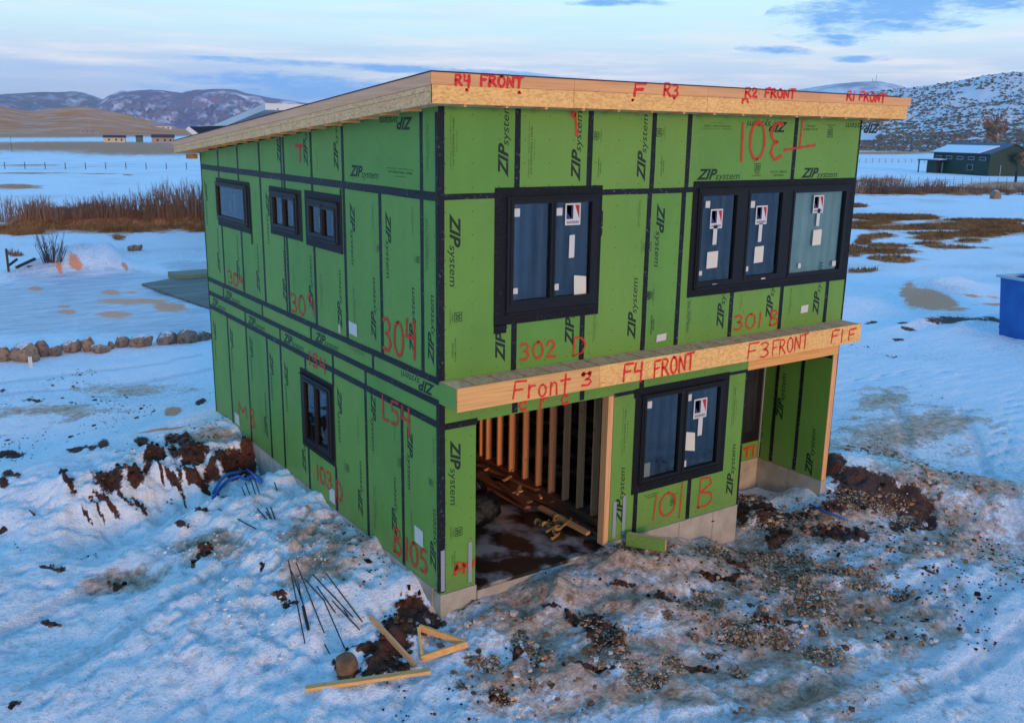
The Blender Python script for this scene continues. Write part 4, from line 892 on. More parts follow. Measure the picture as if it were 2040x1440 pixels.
# papers stapled to the boards
for q in (('c5', 1680, 1085, 1752, 1025), ('c6', 1130, 520, 1186, 460)):
    a = CF(q[0], q[1], q[2]); b = CF(q[0], q[3], q[4]); place_rect(fF, (a[0], b[0], a[1], b[1]), .008, M_white, 'stapled_paper', house, .001, .012)
for q in (('c4', 1140, 665, 1195, 600), ('c7', 1610, 930, 1670, 860), ('c7', 1000, 635, 1035, 565), ('c7', 322, 80, 350, 30), ('c4', 1065, 660, 1075, 610)):
    a = Lf(*cu(q[0], q[1], q[2])); b = Lf(*cu(q[0], q[3], q[4])); place_rect(fL, (b[0], a[0], a[1], b[1]), .008, M_white, 'stapled_paper', house, .001, .012)

# ---- spray paint strokes
GL = {'F': (.62, [[(.08, 0), (.12, 1), (.68, 1.02)], [(.1, .52), (.52, .56)]]),
 'R': (.68, [[(.05, 0), (.08, 1), (.42, 1.0), (.58, .82), (.42, .56), (.10, .48)], [(.25, .5), (.66, 0)]]),
 'O': (.66, [[(.33+.29*math.cos(t), .5+.5*math.sin(t)) for t in np.linspace(1.6, 1.6+2*PI, 16)]]),
 'N': (.68, [[(.05, 0), (.08, 1), (.58, .04), (.62, 1)]]), 'T': (.62, [[(.0, .98), (.66, 1.02)], [(.33, 1), (.30, 0)]]),
 '1': (.26, [[(.12, 0), (.14, 1)]]), '2': (.6, [[(.05, .78), (.2, 1), (.45, .95), (.5, .7), (.05, .03), (.58, .0)]]),
 '3': (.6, [[(.05, .92), (.35, 1.), (.5, .8), (.4, .58), (.2, .52), (.45, .45), (.54, .22), (.35, 0), (.04, .06)]]),
 '4': (.62, [[(.1, 1), (.04, .5), (.56, .52)], [(.52, 1), (.5, -.12)]]), '5': (.6, [[(.52, 1), (.12, .98), (.08, .58), (.38, .6), (.52, .35), (.36, .04), (.04, .06)]]),
 'B': (.62, [[(.06, 0), (.08, 1), (.42, .97), (.5, .75), (.12, .52), (.5, .42), (.56, .16), (.4, 0), (.06, 0)]]),
 'D': (.64, [[(.06, 0), (.08, 1), (.4, .92), (.58, .55), (.44, .1), (.06, 0)]]), 'L': (.5, [[(.08, 1), (.06, 0), (.48, .02)]]), 'M': (.8, [[(.04, 0), (.08, 1), (.38, .3), (.7, 1), (.72, 0)]]),
 'r': (.5, [[(.08, 0), (.1, .72)], [(.1, .5), (.25, .68), (.45, .66)]]), 'o': (.55, [[(.27+.22*math.cos(t), .33+.33*math.sin(t)) for t in np.linspace(1.6, 1.6+2*PI, 14)]]),
 'n': (.55, [[(.06, 0), (.08, .7)], [(.08, .5), (.25, .7), (.42, .62), (.46, 0)]]), 't': (.5, [[(.28, 1.1), (.26, 0)], [(.0, .74), (.56, .78)]]), 'c': (.45, [[(.42, .6), (.2, .7), (.06, .35), (.2, 0), (.42, .08)]]),
 ' ': (.42, []), 'I': (.2, [[(.1, 0), (.1, 1)]]), '9': (.55, [[(.5, .7), (.28, 1.0), (.06, .75), (.25, .5), (.5, .68), (.5, .0)]]), '.': (.2, [[(.1, -.22), (.12, -.30), (.09, -.2)]])}
GL['0'] = GL['O']
def ribbon(mb, pts, w, mapf, lay):
    P = []
    for a, b in zip(pts, pts[1:]):
        L = math.hypot(b[0]-a[0], b[1]-a[1]); k = max(1, int(L/(w*.8)))
        P += [(a[0]+(b[0]-a[0])*i/k, a[1]+(b[1]-a[1])*i/k) for i in range(k)]
    P.append(pts[-1]); Ln = len(P)
    if Ln < 2: return
    d0 = (P[1][0]-P[0][0], P[1][1]-P[0][1]); l0 = math.hypot(*d0) or 1; d1 = (P[-1][0]-P[-2][0], P[-1][1]-P[-2][1]); l1 = math.hypot(*d1) or 1
    P = [(P[0][0]-d0[0]/l0*w*.3, P[0][1]-d0[1]/l0*w*.3)]+P+[(P[-1][0]+d1[0]/l1*w*.3, P[-1][1]+d1[1]/l1*w*.3)]
    rows = []
    for i, p in enumerate(P):
        a = P[max(i-1, 0)]; b = P[min(i+1, len(P)-1)]; dx, dy = b[0]-a[0], b[1]-a[1]; l = math.hypot(dx, dy) or 1; nx_, ny_ = -dy/l, dx/l
        ww = w*(.45 if i in (0, len(P)-1) else 1)*(1+.12*math.sin(i*1.7))/2
        rows.append([(p[0]+nx_*ww*s, p[1]+ny_*ww*s) for s in (1, 0, -1)])
    for i in range(len(rows)-1):
        for j, (va, vb) in enumerate(((1, 0), (0, -1))):
            A = [rows[i][j], rows[i][j+1], rows[i+1][j+1], rows[i+1][j]]
            mb.quad([mapf(x, y, lay) for x, y in A], [(0, va), (0, vb), (0, vb), (0, va)])
def spray(text, P3, Q3, n, h, w=.024, m=None, label=None, slant=0., fitlen=True, parent=None):
    w *= 1.55
    """text along P3->Q3 (3D, baseline), n outward normal, h letter height in metres"""
    P3, Q3 = Vector(P3), Vector(Q3); d = Q3-P3; L = d.length; d.normalize(); u = n.cross(d).normalized(); mb = MB()
    adv = sum(GL[c][0]+.14 for c in text)-.14; sx = L/adv; x = 0; lay = [0]
    rj = random.Random(len(text)*7+int(L*100))
    def mp(px, py, l): return P3+d*px+u*py+n*(.0008*l)
    for c in text:
        for st in GL[c][1]:
            lay[0] += 1; js = rj.uniform(-.03, .03)
            ribbon(mb, [((x+px+rj.uniform(-.012, .012))*sx+slant*py*h, (py+js)*h) for px, py in st], w, mp, lay[0])
        x += GL[c][0]+.14
    return mb.build('sprayed_lettering', m or M_spray, parent or house, label=label)
NF, NL = NRM[fF], NRM[fL]
def sp(face, c, a, b, c1, d1, text, hpx, off=.009, plane_v=None, **k):
    u0, v0 = cu(c, a, b); u1, v1 = cu(c, c1, d1)
    ax = 1 if face is fF else 0; pv = plane_v if plane_v is not None else 0.
    P = Vector(plane(u0, v0, ax, pv)); Q = Vector(plane(u1, v1, ax, pv)); n = NRM[face]
    um, vm = (u0+u1)/2, (v0+v1)/2; T = Vector(plane(um, vm-hpx/3.6, ax, pv)); h = (T-Vector(plane(um, vm, ax, pv))).length
    return spray(text, P+n*off, Q+n*off, n, h, **k)
YF, YB = -.40, -.45
# (placed after the boards below)

# ---- boards, roof, band
def part(name, lo, hi, m, **k): return MB().box(lo, hi).build(name, m, house, **k)
# front band at the floor line
bj = [-.0, 2.381, 4.80, 7.33, 8.39]
for i, (a, b) in enumerate(zip(bj, bj[1:])):
    part('rim_board', (a+(.0135 if i == 0 else .002), -.45, 2.735), (b-.002, -.425, 3.055), M_lumx if i < 1 else M_osb)
    part('deck_edge', (a+.013, -.423, 3.03), (b-.003, -.004, 3.052), M_osbg)
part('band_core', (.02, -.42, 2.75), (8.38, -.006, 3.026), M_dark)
for k in range(7): part('chalk_line', (.1+k*.02, -.40+k*.055, 3.0525), (8.3, -.394+k*.055, 3.0545), M_sprayF)
for x in np.arange(.3, 8.3, .42):
    part('chalk_line', (x, -.40, 3.0527), (x+.012, -.03, 3.0547), M_sprayF)
# porch beam, post, jambs
part('porch_beam', (6.015, -.004, 2.545), (8.428, .09, 2.735), M_lumx); part('porch_beam', (6.015, -.002, 2.41), (8.428, .09, 2.543), M_lumx)
part('end_post', (8.30, .0, -.04), (8.34, .13, 2.408), M_lumz); part('end_post', (8.343, .002, -.04), (8.385, .13, 2.408), M_lumz); part('end_post', (8.388, .001, -.04), (8.427, .13, 2.408), M_lumz)
part('door_jamb', (2.955, .0, -.04), (3.005, .14, 2.405), M_lumz); part('door_jamb', (3.008, .003, -.04), (3.058, .14, 2.405), M_lumz)
part('door_jamb', (.54, .012, -.04), (.583, .14, 2.405), M_lumz)
part('door_header', (.02, .013, 2.43), (3.6, .10, 2.73), M_lumx)
# wing wall core, porch side wall, ceiling
part('wing_wall', (8.302, .132, -.03), (8.417, 1.55, 2.73), M_lumy)
part('porch_side_wall', (5.90, .013, -.03), (6.008, 1.55, 2.73), M_zip)
part('porch_ceiling', (6.02, .1, 2.70), (8.28, 1.54, 2.735), M_osb)
dr = part('porch_door', (7.30, 1.552, .33), (8.265, 1.60, 2.60), M_frame)
MB().box((7.45, 1.546, .55), (8.12, 1.5505, 2.45)).build('pane', M_paneD, dr); MB().box((8.02, 1.538, 1.95), (8.06, 1.545, 2.10)).build('sticker', mat('yellow_tag', (.5, .4, .08), .5), dr)
part('corner_trim', (8.262, 1.52, -.03), (8.288, 1.548, 2.40), M_metal)
# foundation
def conc(lo, hi, **k): return part('foundation_wall', lo, hi, M_conc, **k)
conc((.004, -.012, -1.3), (.60, .2, -.052)); conc((3.04, -.012, -1.3), (6.0, .2, -.012)); conc((.62, -.005, -1.3), (3.02, .2, -.155))
conc((-.012, .205, -1.3), (.19, 10.18, -.032)); conc((5.9, .205, -1.3), (6.012, 1.54, -.04)); conc((6.02, 1.54, -1.3), (8.28, 1.74, -.042)); conc((8.285, -.01, -1.3), (8.435, 10.18, -.045)); conc((.2, 9.98, -1.3), (8.28, 10.195, -.04))
M_joint = mat('form_joint', (.16, .14, .12), .9)
for x in (4.6, 5.4): part('form_joint', (x, -.0145, -.8), (x+.008, -.0115, -.02), M_joint)
for y in (6.15, 6.75, 7.35): part('form_joint', (-.0145, y, -1), (-.0115, y+.01, -.04), M_joint)
part('form_joint', (8.2835, .75, -.9), (8.2852, .757, -.05), M_joint)
for x, z in ((5.4, -.19), (4.62, -.33)): part('form_tie', (x-.03, -.03, z), (x+.03, -.012, z+.012), M_dark)
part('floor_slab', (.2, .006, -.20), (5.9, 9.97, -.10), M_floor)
part('floor_slab', (5.9, 1.75, -.20), (8.28, 9.97, -.101), M_floor)
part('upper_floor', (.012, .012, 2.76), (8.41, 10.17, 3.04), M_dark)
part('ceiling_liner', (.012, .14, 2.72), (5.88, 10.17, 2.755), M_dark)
# interior studs
part('bottom_plate', (3.40, .25, -.099), (3.54, 9.8, -.055), M_scrap); part('bottom_plate', (3.41, .25, -.053), (3.535, 9.8, .035), M_scrap)
for k, y in enumerate([.47, .875, 1.264, 1.667, 2.078, 2.47, 2.887, 3.343, 3.745, 4.14, 4.374, 4.78, 5.2, 5.6, 6.0]):
    part('stud', (3.43, y, .037), (3.56, y+.04, 2.71), M_studr)
for y in (1.9, 3.1): part('stud', (3.56, y+.2, .0), (3.60, y+.26, 2.7), M_scrap)
for k in range(9): part('far_stud', (.6+k*.4, 9.6, 0), (.64+k*.4, 9.75, 2.7), M_scrap)
# galvanised straps
for r in ((.012, .075, .0, .62), (.46, .52, .02, .64), (3.13, 3.20, .05, .66), (3.33, 3.39, .06, .72)): place_rect(fF, r, .010, M_metal, 'metal_strap', house, .002)
# ---- roof
def roof_z(y): return 6.955-.0850*(y+.40)
def roof_b(y): return 6.585-.0755*(y+.40)
XL, XR, YFr, YBk = -.32, 9.19, -.40, 11.03
def prism(name, prof, x0, x1, m, **k):            # prof: (y,z) polygon extruded in x
    mb = MB(); n = len(prof)
    mb.quad([(x0, y, z) for y, z in prof][::-1]); mb.quad([(x1, y, z) for y, z in prof])
    for i in range(n):
        a, b = prof[i], prof[(i+1) % n]; mb.quad([(x0, *a), (x1, *a), (x1, *b), (x0, *b)][::-1] if False else [(x0, *a), (x0, *b), (x1, *b), (x1, *a)][::-1])
    return mb.build(name, m, house, **k)
def strip(f0, f1, y0, y1): return [(y0, f0(y0)), (y1, f0(y1)), (y1, f1(y1)), (y0, f1(y0))]
prism('roof_deck', strip(lambda y: roof_z(y)-.05, lambda y: roof_z(y)-.012, YFr+.03, YBk-.03), XL+.03, XR-.03, M_osbg)
prism('roofing_membrane', strip(lambda y: roof_z(y)-.010, lambda y: roof_z(y)+.004, YFr-.012, YBk-.01), XL-.008, XR-.3, M_roofing)
prism('soffit', strip(lambda y: roof_b(y)+.015, lambda y: roof_b(y)+.03, YFr+.03, YBk-.03), XL+.03, XR-.03, M_osbg)
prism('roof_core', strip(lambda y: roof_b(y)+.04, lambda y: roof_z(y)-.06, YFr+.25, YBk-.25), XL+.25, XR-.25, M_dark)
fj = [XL, 1.81, 4.257, 6.75, XR]
for a, b in zip(fj, fj[1:]):
    part('fascia_board', (a+.0015, YFr, 6.806), (b-.0015, YFr+.028, 6.95), M_fascx)
    part('sub_fascia', (a+(.004 if a > 0 else .002), YFr+.004, 6.588), (b-.0035 if b < 9 else b-.07, YFr+.028, 6.803), M_osb)
rj_ = [YFr+.029, 2.9, 6.1, 9.0, YBk]
def rs(y): return 6.80-.0815*(y+.4)
for a, b in zip(rj_, rj_[1:]):
    prism('rake_board', strip(rs, lambda y: roof_z(y)-.006, a+.0015, b-.0015), XL, XL+.028, M_fascy)
    prism('sub_rake', strip(lambda y: rs(y)-.068, lambda y: rs(y)-.004, a+.0015, b-.0015), XL+.003, XL+.028, M_osbg)
    prism('rake_board', strip(rs, lambda y: roof_z(y)-.006, a+.0015, b-.0015), XR-.028, XR, M_fascy)
for a, b in ((YFr+.03, 2.25), (2.253, 5.3), (5.303, YBk)):
    prism('sub_rake', strip(roof_b, lambda y: rs(y)-.072, a, b), XL+.006, XL+.028, M_osbg)
    prism('sub_rake', strip(roof_b, lambda y: rs(y)-.004, a, b), XR-.10, XR-.03, M_osbg)
part('fascia_board', (XL+.03, YBk-.03, roof_b(YBk)), (XR-.03, YBk-.002, roof_z(YBk)-.01), M_fascx)
for x in np.arange(.15, 8.9, .61): part('lookout', (x, YFr+.03, 6.560), (x+.04, -.003, 6.598), M_lumy)
for y in np.arange(.4, 10.6, .61): part('lookout', (XL+.03, y, roof_b(y)-.018), (-.003, y+.04, roof_b(y)+.014), M_lumx)
part('blocking', (-.24, 10.21, 5.62), (-.05, 10.4, 5.72), M_core)
place_rect(fF, (XL+.001, XL+.012, 6.59, 6.80), .4001, M_roofing, 'corner_tape', house, .001)
# roofing scraps left on the roof
for y, s in ((4.15, .09), (3.85, .05), (10.2, .08), (10.6, .1)):
    z = roof_z(y); m_ = MB(); blob(m_, (XL+.25, y, z+s*.3), (s, s*1.3, s*.5), int(y*10), 1); m_.build('roofing_scrap', M_roofing, house)
# red lettering
def spb(c, a, b, c1, d1, t, h, pv, **k):
    k.setdefault('w', .036); return sp(fF, c, a, b, c1, d1, t, h, off=.004, plane_v=pv, **k)
spb('c2', 238, 178, 345, 186, 'R4', 72, YF, label='red sprayed R4 FRONT lettering on the roof fascia'); spb('c2', 418, 182, 720, 200, 'FRONT', 76, YF); spb('c2', 322, 196, 340, 222, '.', 60, YF, w=.045); spb('c2', 700, 216, 716, 240, '.', 60, YF, w=.045)
spb('c2', 1515, 255, 1600, 258, 'F', 90, YF); spb('c2', 1735, 255, 1840, 262, 'R3', 85, YF); spb('c2', 1505, 270, 1530, 282, '.', 60, YF, w=.045); spb('c2', 1800, 262, 1825, 270, '.', 40, YF, w=.045)
spb('c3', 590, 262, 675, 265, 'R2', 62, YF); spb('c3', 730, 266, 945, 274, 'FRONT', 60, YF); spb('c3', 568, 310, 620, 305, 'n', 40, YF); spb('c3', 1318, 286, 1375, 290, 'R1', 60, YF); spb('c3', 1405, 288, 1590, 306, 'FRONT', 58, YF)
spb('c8', 645, 196, 730, 190, 'F', 118, YB, w=.028, label='red sprayed lettering on the left end of the floor band'); spb('c8', 755, 188, 1050, 150, 'ront', 125, YB, w=.028)
spb('c5', 1140, 1400, 1225, 1385, '3', 85, YB, w=.026); spb('c5', 1150, 1325, 1170, 1322, 'o', 24, YB); spb('c5', 1195, 1318, 1215, 1315, 'o', 24, YB)
spb('B', 140, 218, 285, 200, 'F4', 120, YB, w=.034); spb('B', 365, 190, 650, 125, 'FRONT', 115, YB, w=.034)
spb('c6', 742, 850, 905, 825, 'F3', 105, YB, w=.026); spb('c6', 925, 825, 1180, 765, 'FRONT', 100, YB, w=.026); spb('c6', 1345, 735, 1435, 720, 'F1', 85, YB, w=.030); spb('c6', 1470, 712, 1520, 702, 'F', 70, YB, w=.028)
sp(fF, 'c5', 700, 1218, 960, 1182, '302', 115, m=M_sprayF, w=.035); sp(fF, 'c5', 1075, 1185, 1180, 1170, 'D', 130, m=M_sprayF, w=.03)
sp(fF, 'c6', 650, 640, 850, 612, '301', 100, m=M_sprayF, w=.035); sp(fF, 'c6', 905, 605, 970, 598, 'B', 100, m=M_sprayF, w=.032)
sp(fF, 'B', 352, 1210, 378, 1205, 'I', 170, w=.032, m=M_sprayF); sp(fF, 'B', 395, 1195, 520, 1165, 'O', 160, w=.034, m=M_sprayF); sp(fF, 'B', 540, 1190, 560, 1185, 'I', 245, w=.028, m=M_sprayF); sp(fF, 'B', 672, 1125, 790, 1095, 'B', 200, w=.034, m=M_sprayF)
o = sp(fF, 'c3', 870, 455, 540, 430, '301', 5, w=.055, label='red sprayed number upside down above the triple window') if False else None
def inv(c, a, b, c1, d1, text, hpx, **k):          # upside-down text, baseline on top, read right to left
    u0, v0 = cu(c, a, b); u1, v1 = cu(c, c1, d1); P = Vector(plane(u0, v0, 1, 0)); Q = Vector(plane(u1, v1, 1, 0)); um, vm = (u0+u1)/2, (v0+v1)/2
    h = (Vector(plane(um, vm+hpx/3.6, 1, 0))-Vector(plane(um, vm, 1, 0))).length
    return spray(text, P+NF*.009, Q+NF*.009, NF, h, **k)
inv('c3', 870, 440, 550, 460, '301', 265, w=.05, m=M_sprayF, label='red sprayed number upside down above the triple window'); inv('c3', 1100, 420, 890, 440, 'T', 200, w=.04, m=M_sprayF)
sp(fF, 'c2', 1000, 395, 1180, 395, 'I', 8, w=.08, m=M_sprayF); sp(fF, 'c2', 1090, 540, 1130, 535, 'I', 150, w=.04, m=M_sprayF)
sp(fF, 'c8', 690, 285, 1050, 225, 'c r c', 90, w=.035); sp(fF, 'c7', 1890, 1165, 1965, 1150, 'M', 60, w=.05, m=M_sprayF); sp(fF, 'c8', 235, 1415, 380, 1400, 'N', 50, w=.05, m=M_sprayF)
LG = dict(m=M_sprayF)
def spl(c, a, b, c1, d1, t, h, **k):
    u0, v0 = cu(c, a, b); u1, v1 = cu(c, c1, d1); P = Vector(plane(u0, v0, 0, 0)); Q = Vector(plane(u1, v1, 0, 0)); Q = Vector((0, Q.y, P.z))
    um, vm = (u0+u1)/2, (v0+v1)/2; hh = (Vector(plane(um, vm-h/3.6, 0, 0))-Vector(plane(um, vm, 0, 0))).length
    return spray(t, P+NL*.009, Q+NL*.009, NL, hh, **k)
spl('c4', 1380, 770, 1530, 800, '30', 235, w=.045, label='red sprayed 304 on the left wall'); spl('c4', 1545, 800, 1620, 830, '4', 240, w=.045)
spl('c4', 722, 500, 825, 540, '30', 130, w=.045, **LG); spl('c4', 840, 520, 890, 540, '9', 150, w=.045, **LG); spl('c4', 272, 300, 380, 350, '309', 85, w=.05, **LG)
spl('c4', 850, 880, 970, 870, '154', 90, w=.045, **LG); spl('c4', 1375, 1270, 1580, 1320, 'L54', 170, w=.045, **LG); spl('c4', 345, 1230, 410, 1290, 'M', 80, w=.045, **LG); spl('c4', 435, 1320, 465, 1350, 'B', 120, w=.045, **LG)
spl('c7', 905, 480, 1015, 560, '103', 110, w=.045, **LG); spl('c7', 1045, 620, 1095, 650, 'D', 130, w=.05, **LG); spl('c7', 1460, 990, 1515, 1000, 'B', 170, w=.05, **LG); spl('c7', 1540, 1050, 1700, 1160, '105', 160, w=.05, **LG); spl('c1', 900, 690, 960, 700, 'T', 115, w=.05, **LG)
part('sprayed_mark', (6.9, 1.5385, .02), (8.2, 1.5395, .03), M_sprayF) if False else None
spray('T1', (7.86, 1.5405, .02), (8.18, 1.5405, .02), NF, .2, .045, M_spray)

# ------------------------------------------------------------------ things inside the doorway
def at(u, v, z): return plane(u, v, 2, z)
mb = MB(); p = at(968, 1040, -.1)
for k, (dx, dy, dz, r) in enumerate(((0, .1, .25, .30), (-.1, .45, .38, .34), (.12, .35, .2, .26), (-.2, .05, .15, .22))): blob(mb, (p[0]+dx, p[1]+dy, -.1+dz), (r, r, r*.95), 40+k, 3, jit=.11)
mb.build('rubbish_bag', M_bag, smooth=True, label='shiny black rubbish bag heaped inside the doorway at its left', cat='rubbish bag')
rb = random.Random(3)
for k, (u0, v0, u1, v1, z, w, h) in enumerate(((955, 925, 1070, 975, .05, .13, .04), (950, 945, 1055, 1000, .02, .13, .04), (990, 960, 1052, 1010, .05, .10, .04), (970, 935, 1100, 1000, -.03, .14, .04), (1000, 965, 1130, 1015, -.06, .13, .04), (1060, 1000, 1150, 1040, -.02, .09, .04), (1085, 995, 1200, 1068, -.06, .14, .04), (1075, 1010, 1172, 1062, .02, .09, .05), (955, 960, 1050, 1012, -.07, .14, .05), (1090, 985, 1190, 1035, -.04, .13, .04))):
    a, b = at(u0, v0, z), at(u1, v1, z); m_ = MB(); m_.beam(a, b, w, h, rb.uniform(-.3, .3))
    m_.build('scrap_board', M_scrap if k not in (7,) else M_lumy, label=None)
    o = COL.objects[-1] if False else bpy.data.objects[[q.name for q in COL.objects if q.name.startswith('scrap_board')][-1]]
    tag(o, 'reddish brown board in the heap on the floor along the stud wall', 'board', 'scrap boards along the stud wall')
for k, (u, v, L, ang) in enumerate(((1003, 957, .22, .3), (1030, 985, .35, .8), (1020, 982, .2, -.2), (1078, 992, .12, 1.2), (1022, 938, .2, 1.5), (965, 936, .1, .1))):
    p = at(u, v, .06); m_ = MB(); d = Vector((math.cos(ang), math.sin(ang), .1)); m_.beam(Vector(p), Vector(p)+d*L, .05, .03); o = m_.build('wood_offcut', M_lumy)
    tag(o, 'small pale wood offcut lying on the heap of boards in the doorway', 'offcut', 'wood offcuts on the scrap heap')
mb = MB(); p = at(1110, 1055, -.08); rs_ = random.Random(8)
for k in range(8):
    c = Vector(p)+Vector((rs_.uniform(-.3, .25), rs_.uniform(-.3, .3), .03+k*.006)); r = rs_.uniform(.08, .16); a0 = rs_.uniform(0, 6); pts = []
    for i in range(26):
        t = i/25*rs_.uniform(4.5, 4.8); pts.append(c+Vector((math.cos(a0+t)*r*(1+.3*math.sin(t)), math.sin(a0+t)*r*.8, .03*math.sin(t*2.3+k)+.02)))
    for i in range(25):
        a, b = pts[i], pts[i+1]; q = Vector((0, 0, .03)); s = (b-a).cross(q).normalized()*.008
        mb.quad([a-q-s, b-q-s, b+q+s, a+q+s])
mb.build('webbing_strap', M_strap, label='heap of tan lifting straps on the floor in the doorway', cat='strap')

# ------------------------------------------------------------------ things lying outside
def gp(u, v, dz=0.): p = G(u, v); return Vector((p[0], p[1], p[2]+dz))
# left of the corner: lumber, frame, rods, rock
def lum(u0, v0, u1, v1, w, h, m, label, dz=.03, name='lumber_piece', roll=0.):
    a, b = gp(u0, v0, dz), gp(u1, v1, dz); tt = np.linspace(0, 1, 15); hh = H(a.x+(b.x-a.x)*tt, a.y+(b.y-a.y)*tt); lf = max(0., float(np.max(hh-(a.z+(b.z-a.z)*tt))))+h*.25; a.z += lf; b.z += lf
    mb = MB(); mb.beam((0, 0, 0), b-a, w, h, roll)
    o = mb.build(name, m); o.location = a; return tag(o, label, 'lumber')
lum(609, 1381, 857, 1352, .09, .045, M_lumx, 'long pale board lying flat on the snow at the bottom of the picture', .04)
lum(738, 1238, 828, 1336, .042, .075, M_lumy, 'narrow reddish board lying across the dark soil beside the wooden triangle', .06)
M_lumo = M_lumx
tr = empty('wooden_triangle', 'small triangular frame of three pale boards lying in the snow by the corner', 'wooden frame', gp(850, 1290))
for a, b, u, v in ((836, 1258, 925, 1290), (834, 1262, 841, 1318), (839, 1318, 931, 1293)):
    p, q = gp(a, b, .06), gp(u, v, .06); MB().beam(p, q, .04, .09).build('board', M_lumx, tr)
M_rod = mat('dark_steel_rod', (.022, .024, .03), .5, .4, .4)
RODS = [('g', 345, 360, 462, 930), ('g', 365, 378, 448, 632), ('g', 400, 365, 600, 870), ('g', 600, 875, 636, 962), ('g', 408, 440, 442, 622), ('g', 452, 405, 600, 590), ('g', 600, 590, 745, 915), ('g', 520, 435, 805, 745), ('g', 612, 425, 872, 735), ('g', 545, 500, 678, 682), ('g', 655, 590, 852, 775), ('g', 738, 605, 770, 680)]
rodlab = 'thin dark steel rod, %s in the fan from the left'
for k, (c, a, b, d, e) in enumerate(RODS):
    p, q = gp(*cu(c, a, b), .02), gp(*cu(c, d, e), .02); tt = np.linspace(0, 1, 15)
    hh = H(p.x+(q.x-p.x)*tt, p.y+(q.y-p.y)*tt); lift = float(np.max(hh-(p.z+(q.z-p.z)*tt))); p.z += max(lift, 0)*.95+.012; q.z += max(lift, 0)*.95+.012
    mb = MB(); mb.tube([Vector((0, 0, 0)), q-p], .0095, 6); o = mb.build('steel_rod', M_rod); o.location = p; tag(o, rodlab % ('first', 'second', 'fourth', 'short far end of the fourth', 'third', 'upper half of the fifth', 'lower half of the fifth', 'sixth', 'seventh and rightmost long', 'short middle', 'lower end of the sixth', 'tiny loose')[k], 'rod', 'steel rods fanned out on the snow')
a, b = gp(*cu('g', 447, 648), .04), gp(*cu('g', 485, 812), .04); o = MB().tube([(0, 0, 0), b-a], .022, 8).build('steel_pipe', M_rod); o.location = a; tag(o, 'short thick dark pipe lying between the thin rods on the snow', 'pipe')
a, b = gp(435, 1011, .05), gp(510, 1060, .04); o = MB().tube([(0, 0, 0), b-a], .011, 6).build('steel_rod', M_rod); o.location = a; tag(o, 'single long dark rod lying alone on the snow near the trench', 'rod')
for k, (c, a, b, d, e) in enumerate((('c7', 480, 755, 550, 800), ('c7', 545, 725, 585, 775), ('c7', 575, 720, 605, 775), ('c7', 540, 745, 570, 775), ('c7', 395, 565, 430, 600), ('c7', 430, 540, 465, 590), ('c7', 455, 520, 495, 605), ('c7', 370, 590, 395, 615), ('c7', 602, 535, 618, 575))):
    p, q = gp(*cu(c, a, b), .10), gp(*cu(c, d, e), .0); o = MB().tube([(0, 0, 0), q-p], .012, 5).build('steel_stake', M_rod); o.location = p; tag(o, 'short dark steel stake sticking out of the snow heap beside the house', 'stake', 'short steel stakes in the snow heap')
def stone_thing(name, u, v, wpx, hpx, label, cat, m, seed, group=None, z=None, sub=3, flat=.75):
    p = gp(u, v) ; dist = (Vector(CAM)-p).length; s = dist/FPX; r = wpx*s/2; h = hpx*s
    mb = MB(); rr = random.Random(seed); bm = bmesh.new(); bmesh.ops.create_icosphere(bm, subdivisions=sub, radius=1)
    planes_ = [(Vector((rr.gauss(0, 1), rr.gauss(0, 1), rr.gauss(0, .7))).normalized(), rr.uniform(.62, .9)) for _ in range(11)]
    for vv in bm.verts:
        c = vv.co.copy()
        for n_, d_ in planes_:
            e = c.dot(n_)-d_
            if e > 0: c -= n_*e*.9
        vv.co = c*(1+rr.uniform(-.02, .02))
    for vv in bm.verts: mb.v.append((vv.co.x*r*1.15, vv.co.y*r*.95, vv.co.z*h*.72+h*.38))
    for f in bm.faces: mb.f.append(tuple(q.index for q in f.verts)); mb.uv += [(0, 0)]*3; mb.mi.append(0)
    bm.free(); o = mb.build(name, m); o.location = p; o.rotation_euler = (0, 0, rr.uniform(-.3, .3)); return tag(o, label, cat, group)
def f_rock(c1, c2, c3):
    def f(t, p):
        o = oc(t); inf = N(t, 'ShaderNodeObjectInfo').outputs['Random']; n = noise(t, o, 3, 7, .65); n2 = noise(t, o, 9, 5, .7)
        c = mixc(t, ramp(t, math_n(t, 'ADD', n, math_n(t, 'MULTIPLY', math_n(t, 'SUBTRACT', inf, .5), .25)), [(.38, 0.), (.62, 1.)]), c1, c2); c = mixc(t, ramp(t, n2, [(.5, 0.), (.62, .8)]), c, c3)
        g = N(t, 'ShaderNodeNewGeometry'); s = N(t, 'ShaderNodeSeparateXYZ'); t.links.new(g.outputs['Normal'], s.inputs[0])
        c = mixc(t, ramp(t, math_n(t, 'ADD', s.outputs[2], math_n(t, 'MULTIPLY', math_n(t, 'SUBTRACT', n2, .5), .8)), [(.82, 0.), (.92, .8)]), c, (.82, .84, .88))
        t.links.new(c, p.inputs['Base Color']); bump(t, p, n2, .8, .05)
    return f
M_rock = mat('field_stone', rough=.85, build=f_rock((.30, .21, .14), (.15, .13, .12), (.05, .045, .045)))
M_mudrock = mat('muddy_stone', rough=.8, build=mottled((.13, .07, .035), (.22, .13, .07), 6, 6, bs=.6, bd=.02))
stone_thing('muddy_rock', 692, 1338, 46, 40, 'muddy brown rock lying at the edge of the dark soil', 'rock', M_mudrock, 5, sub=3)
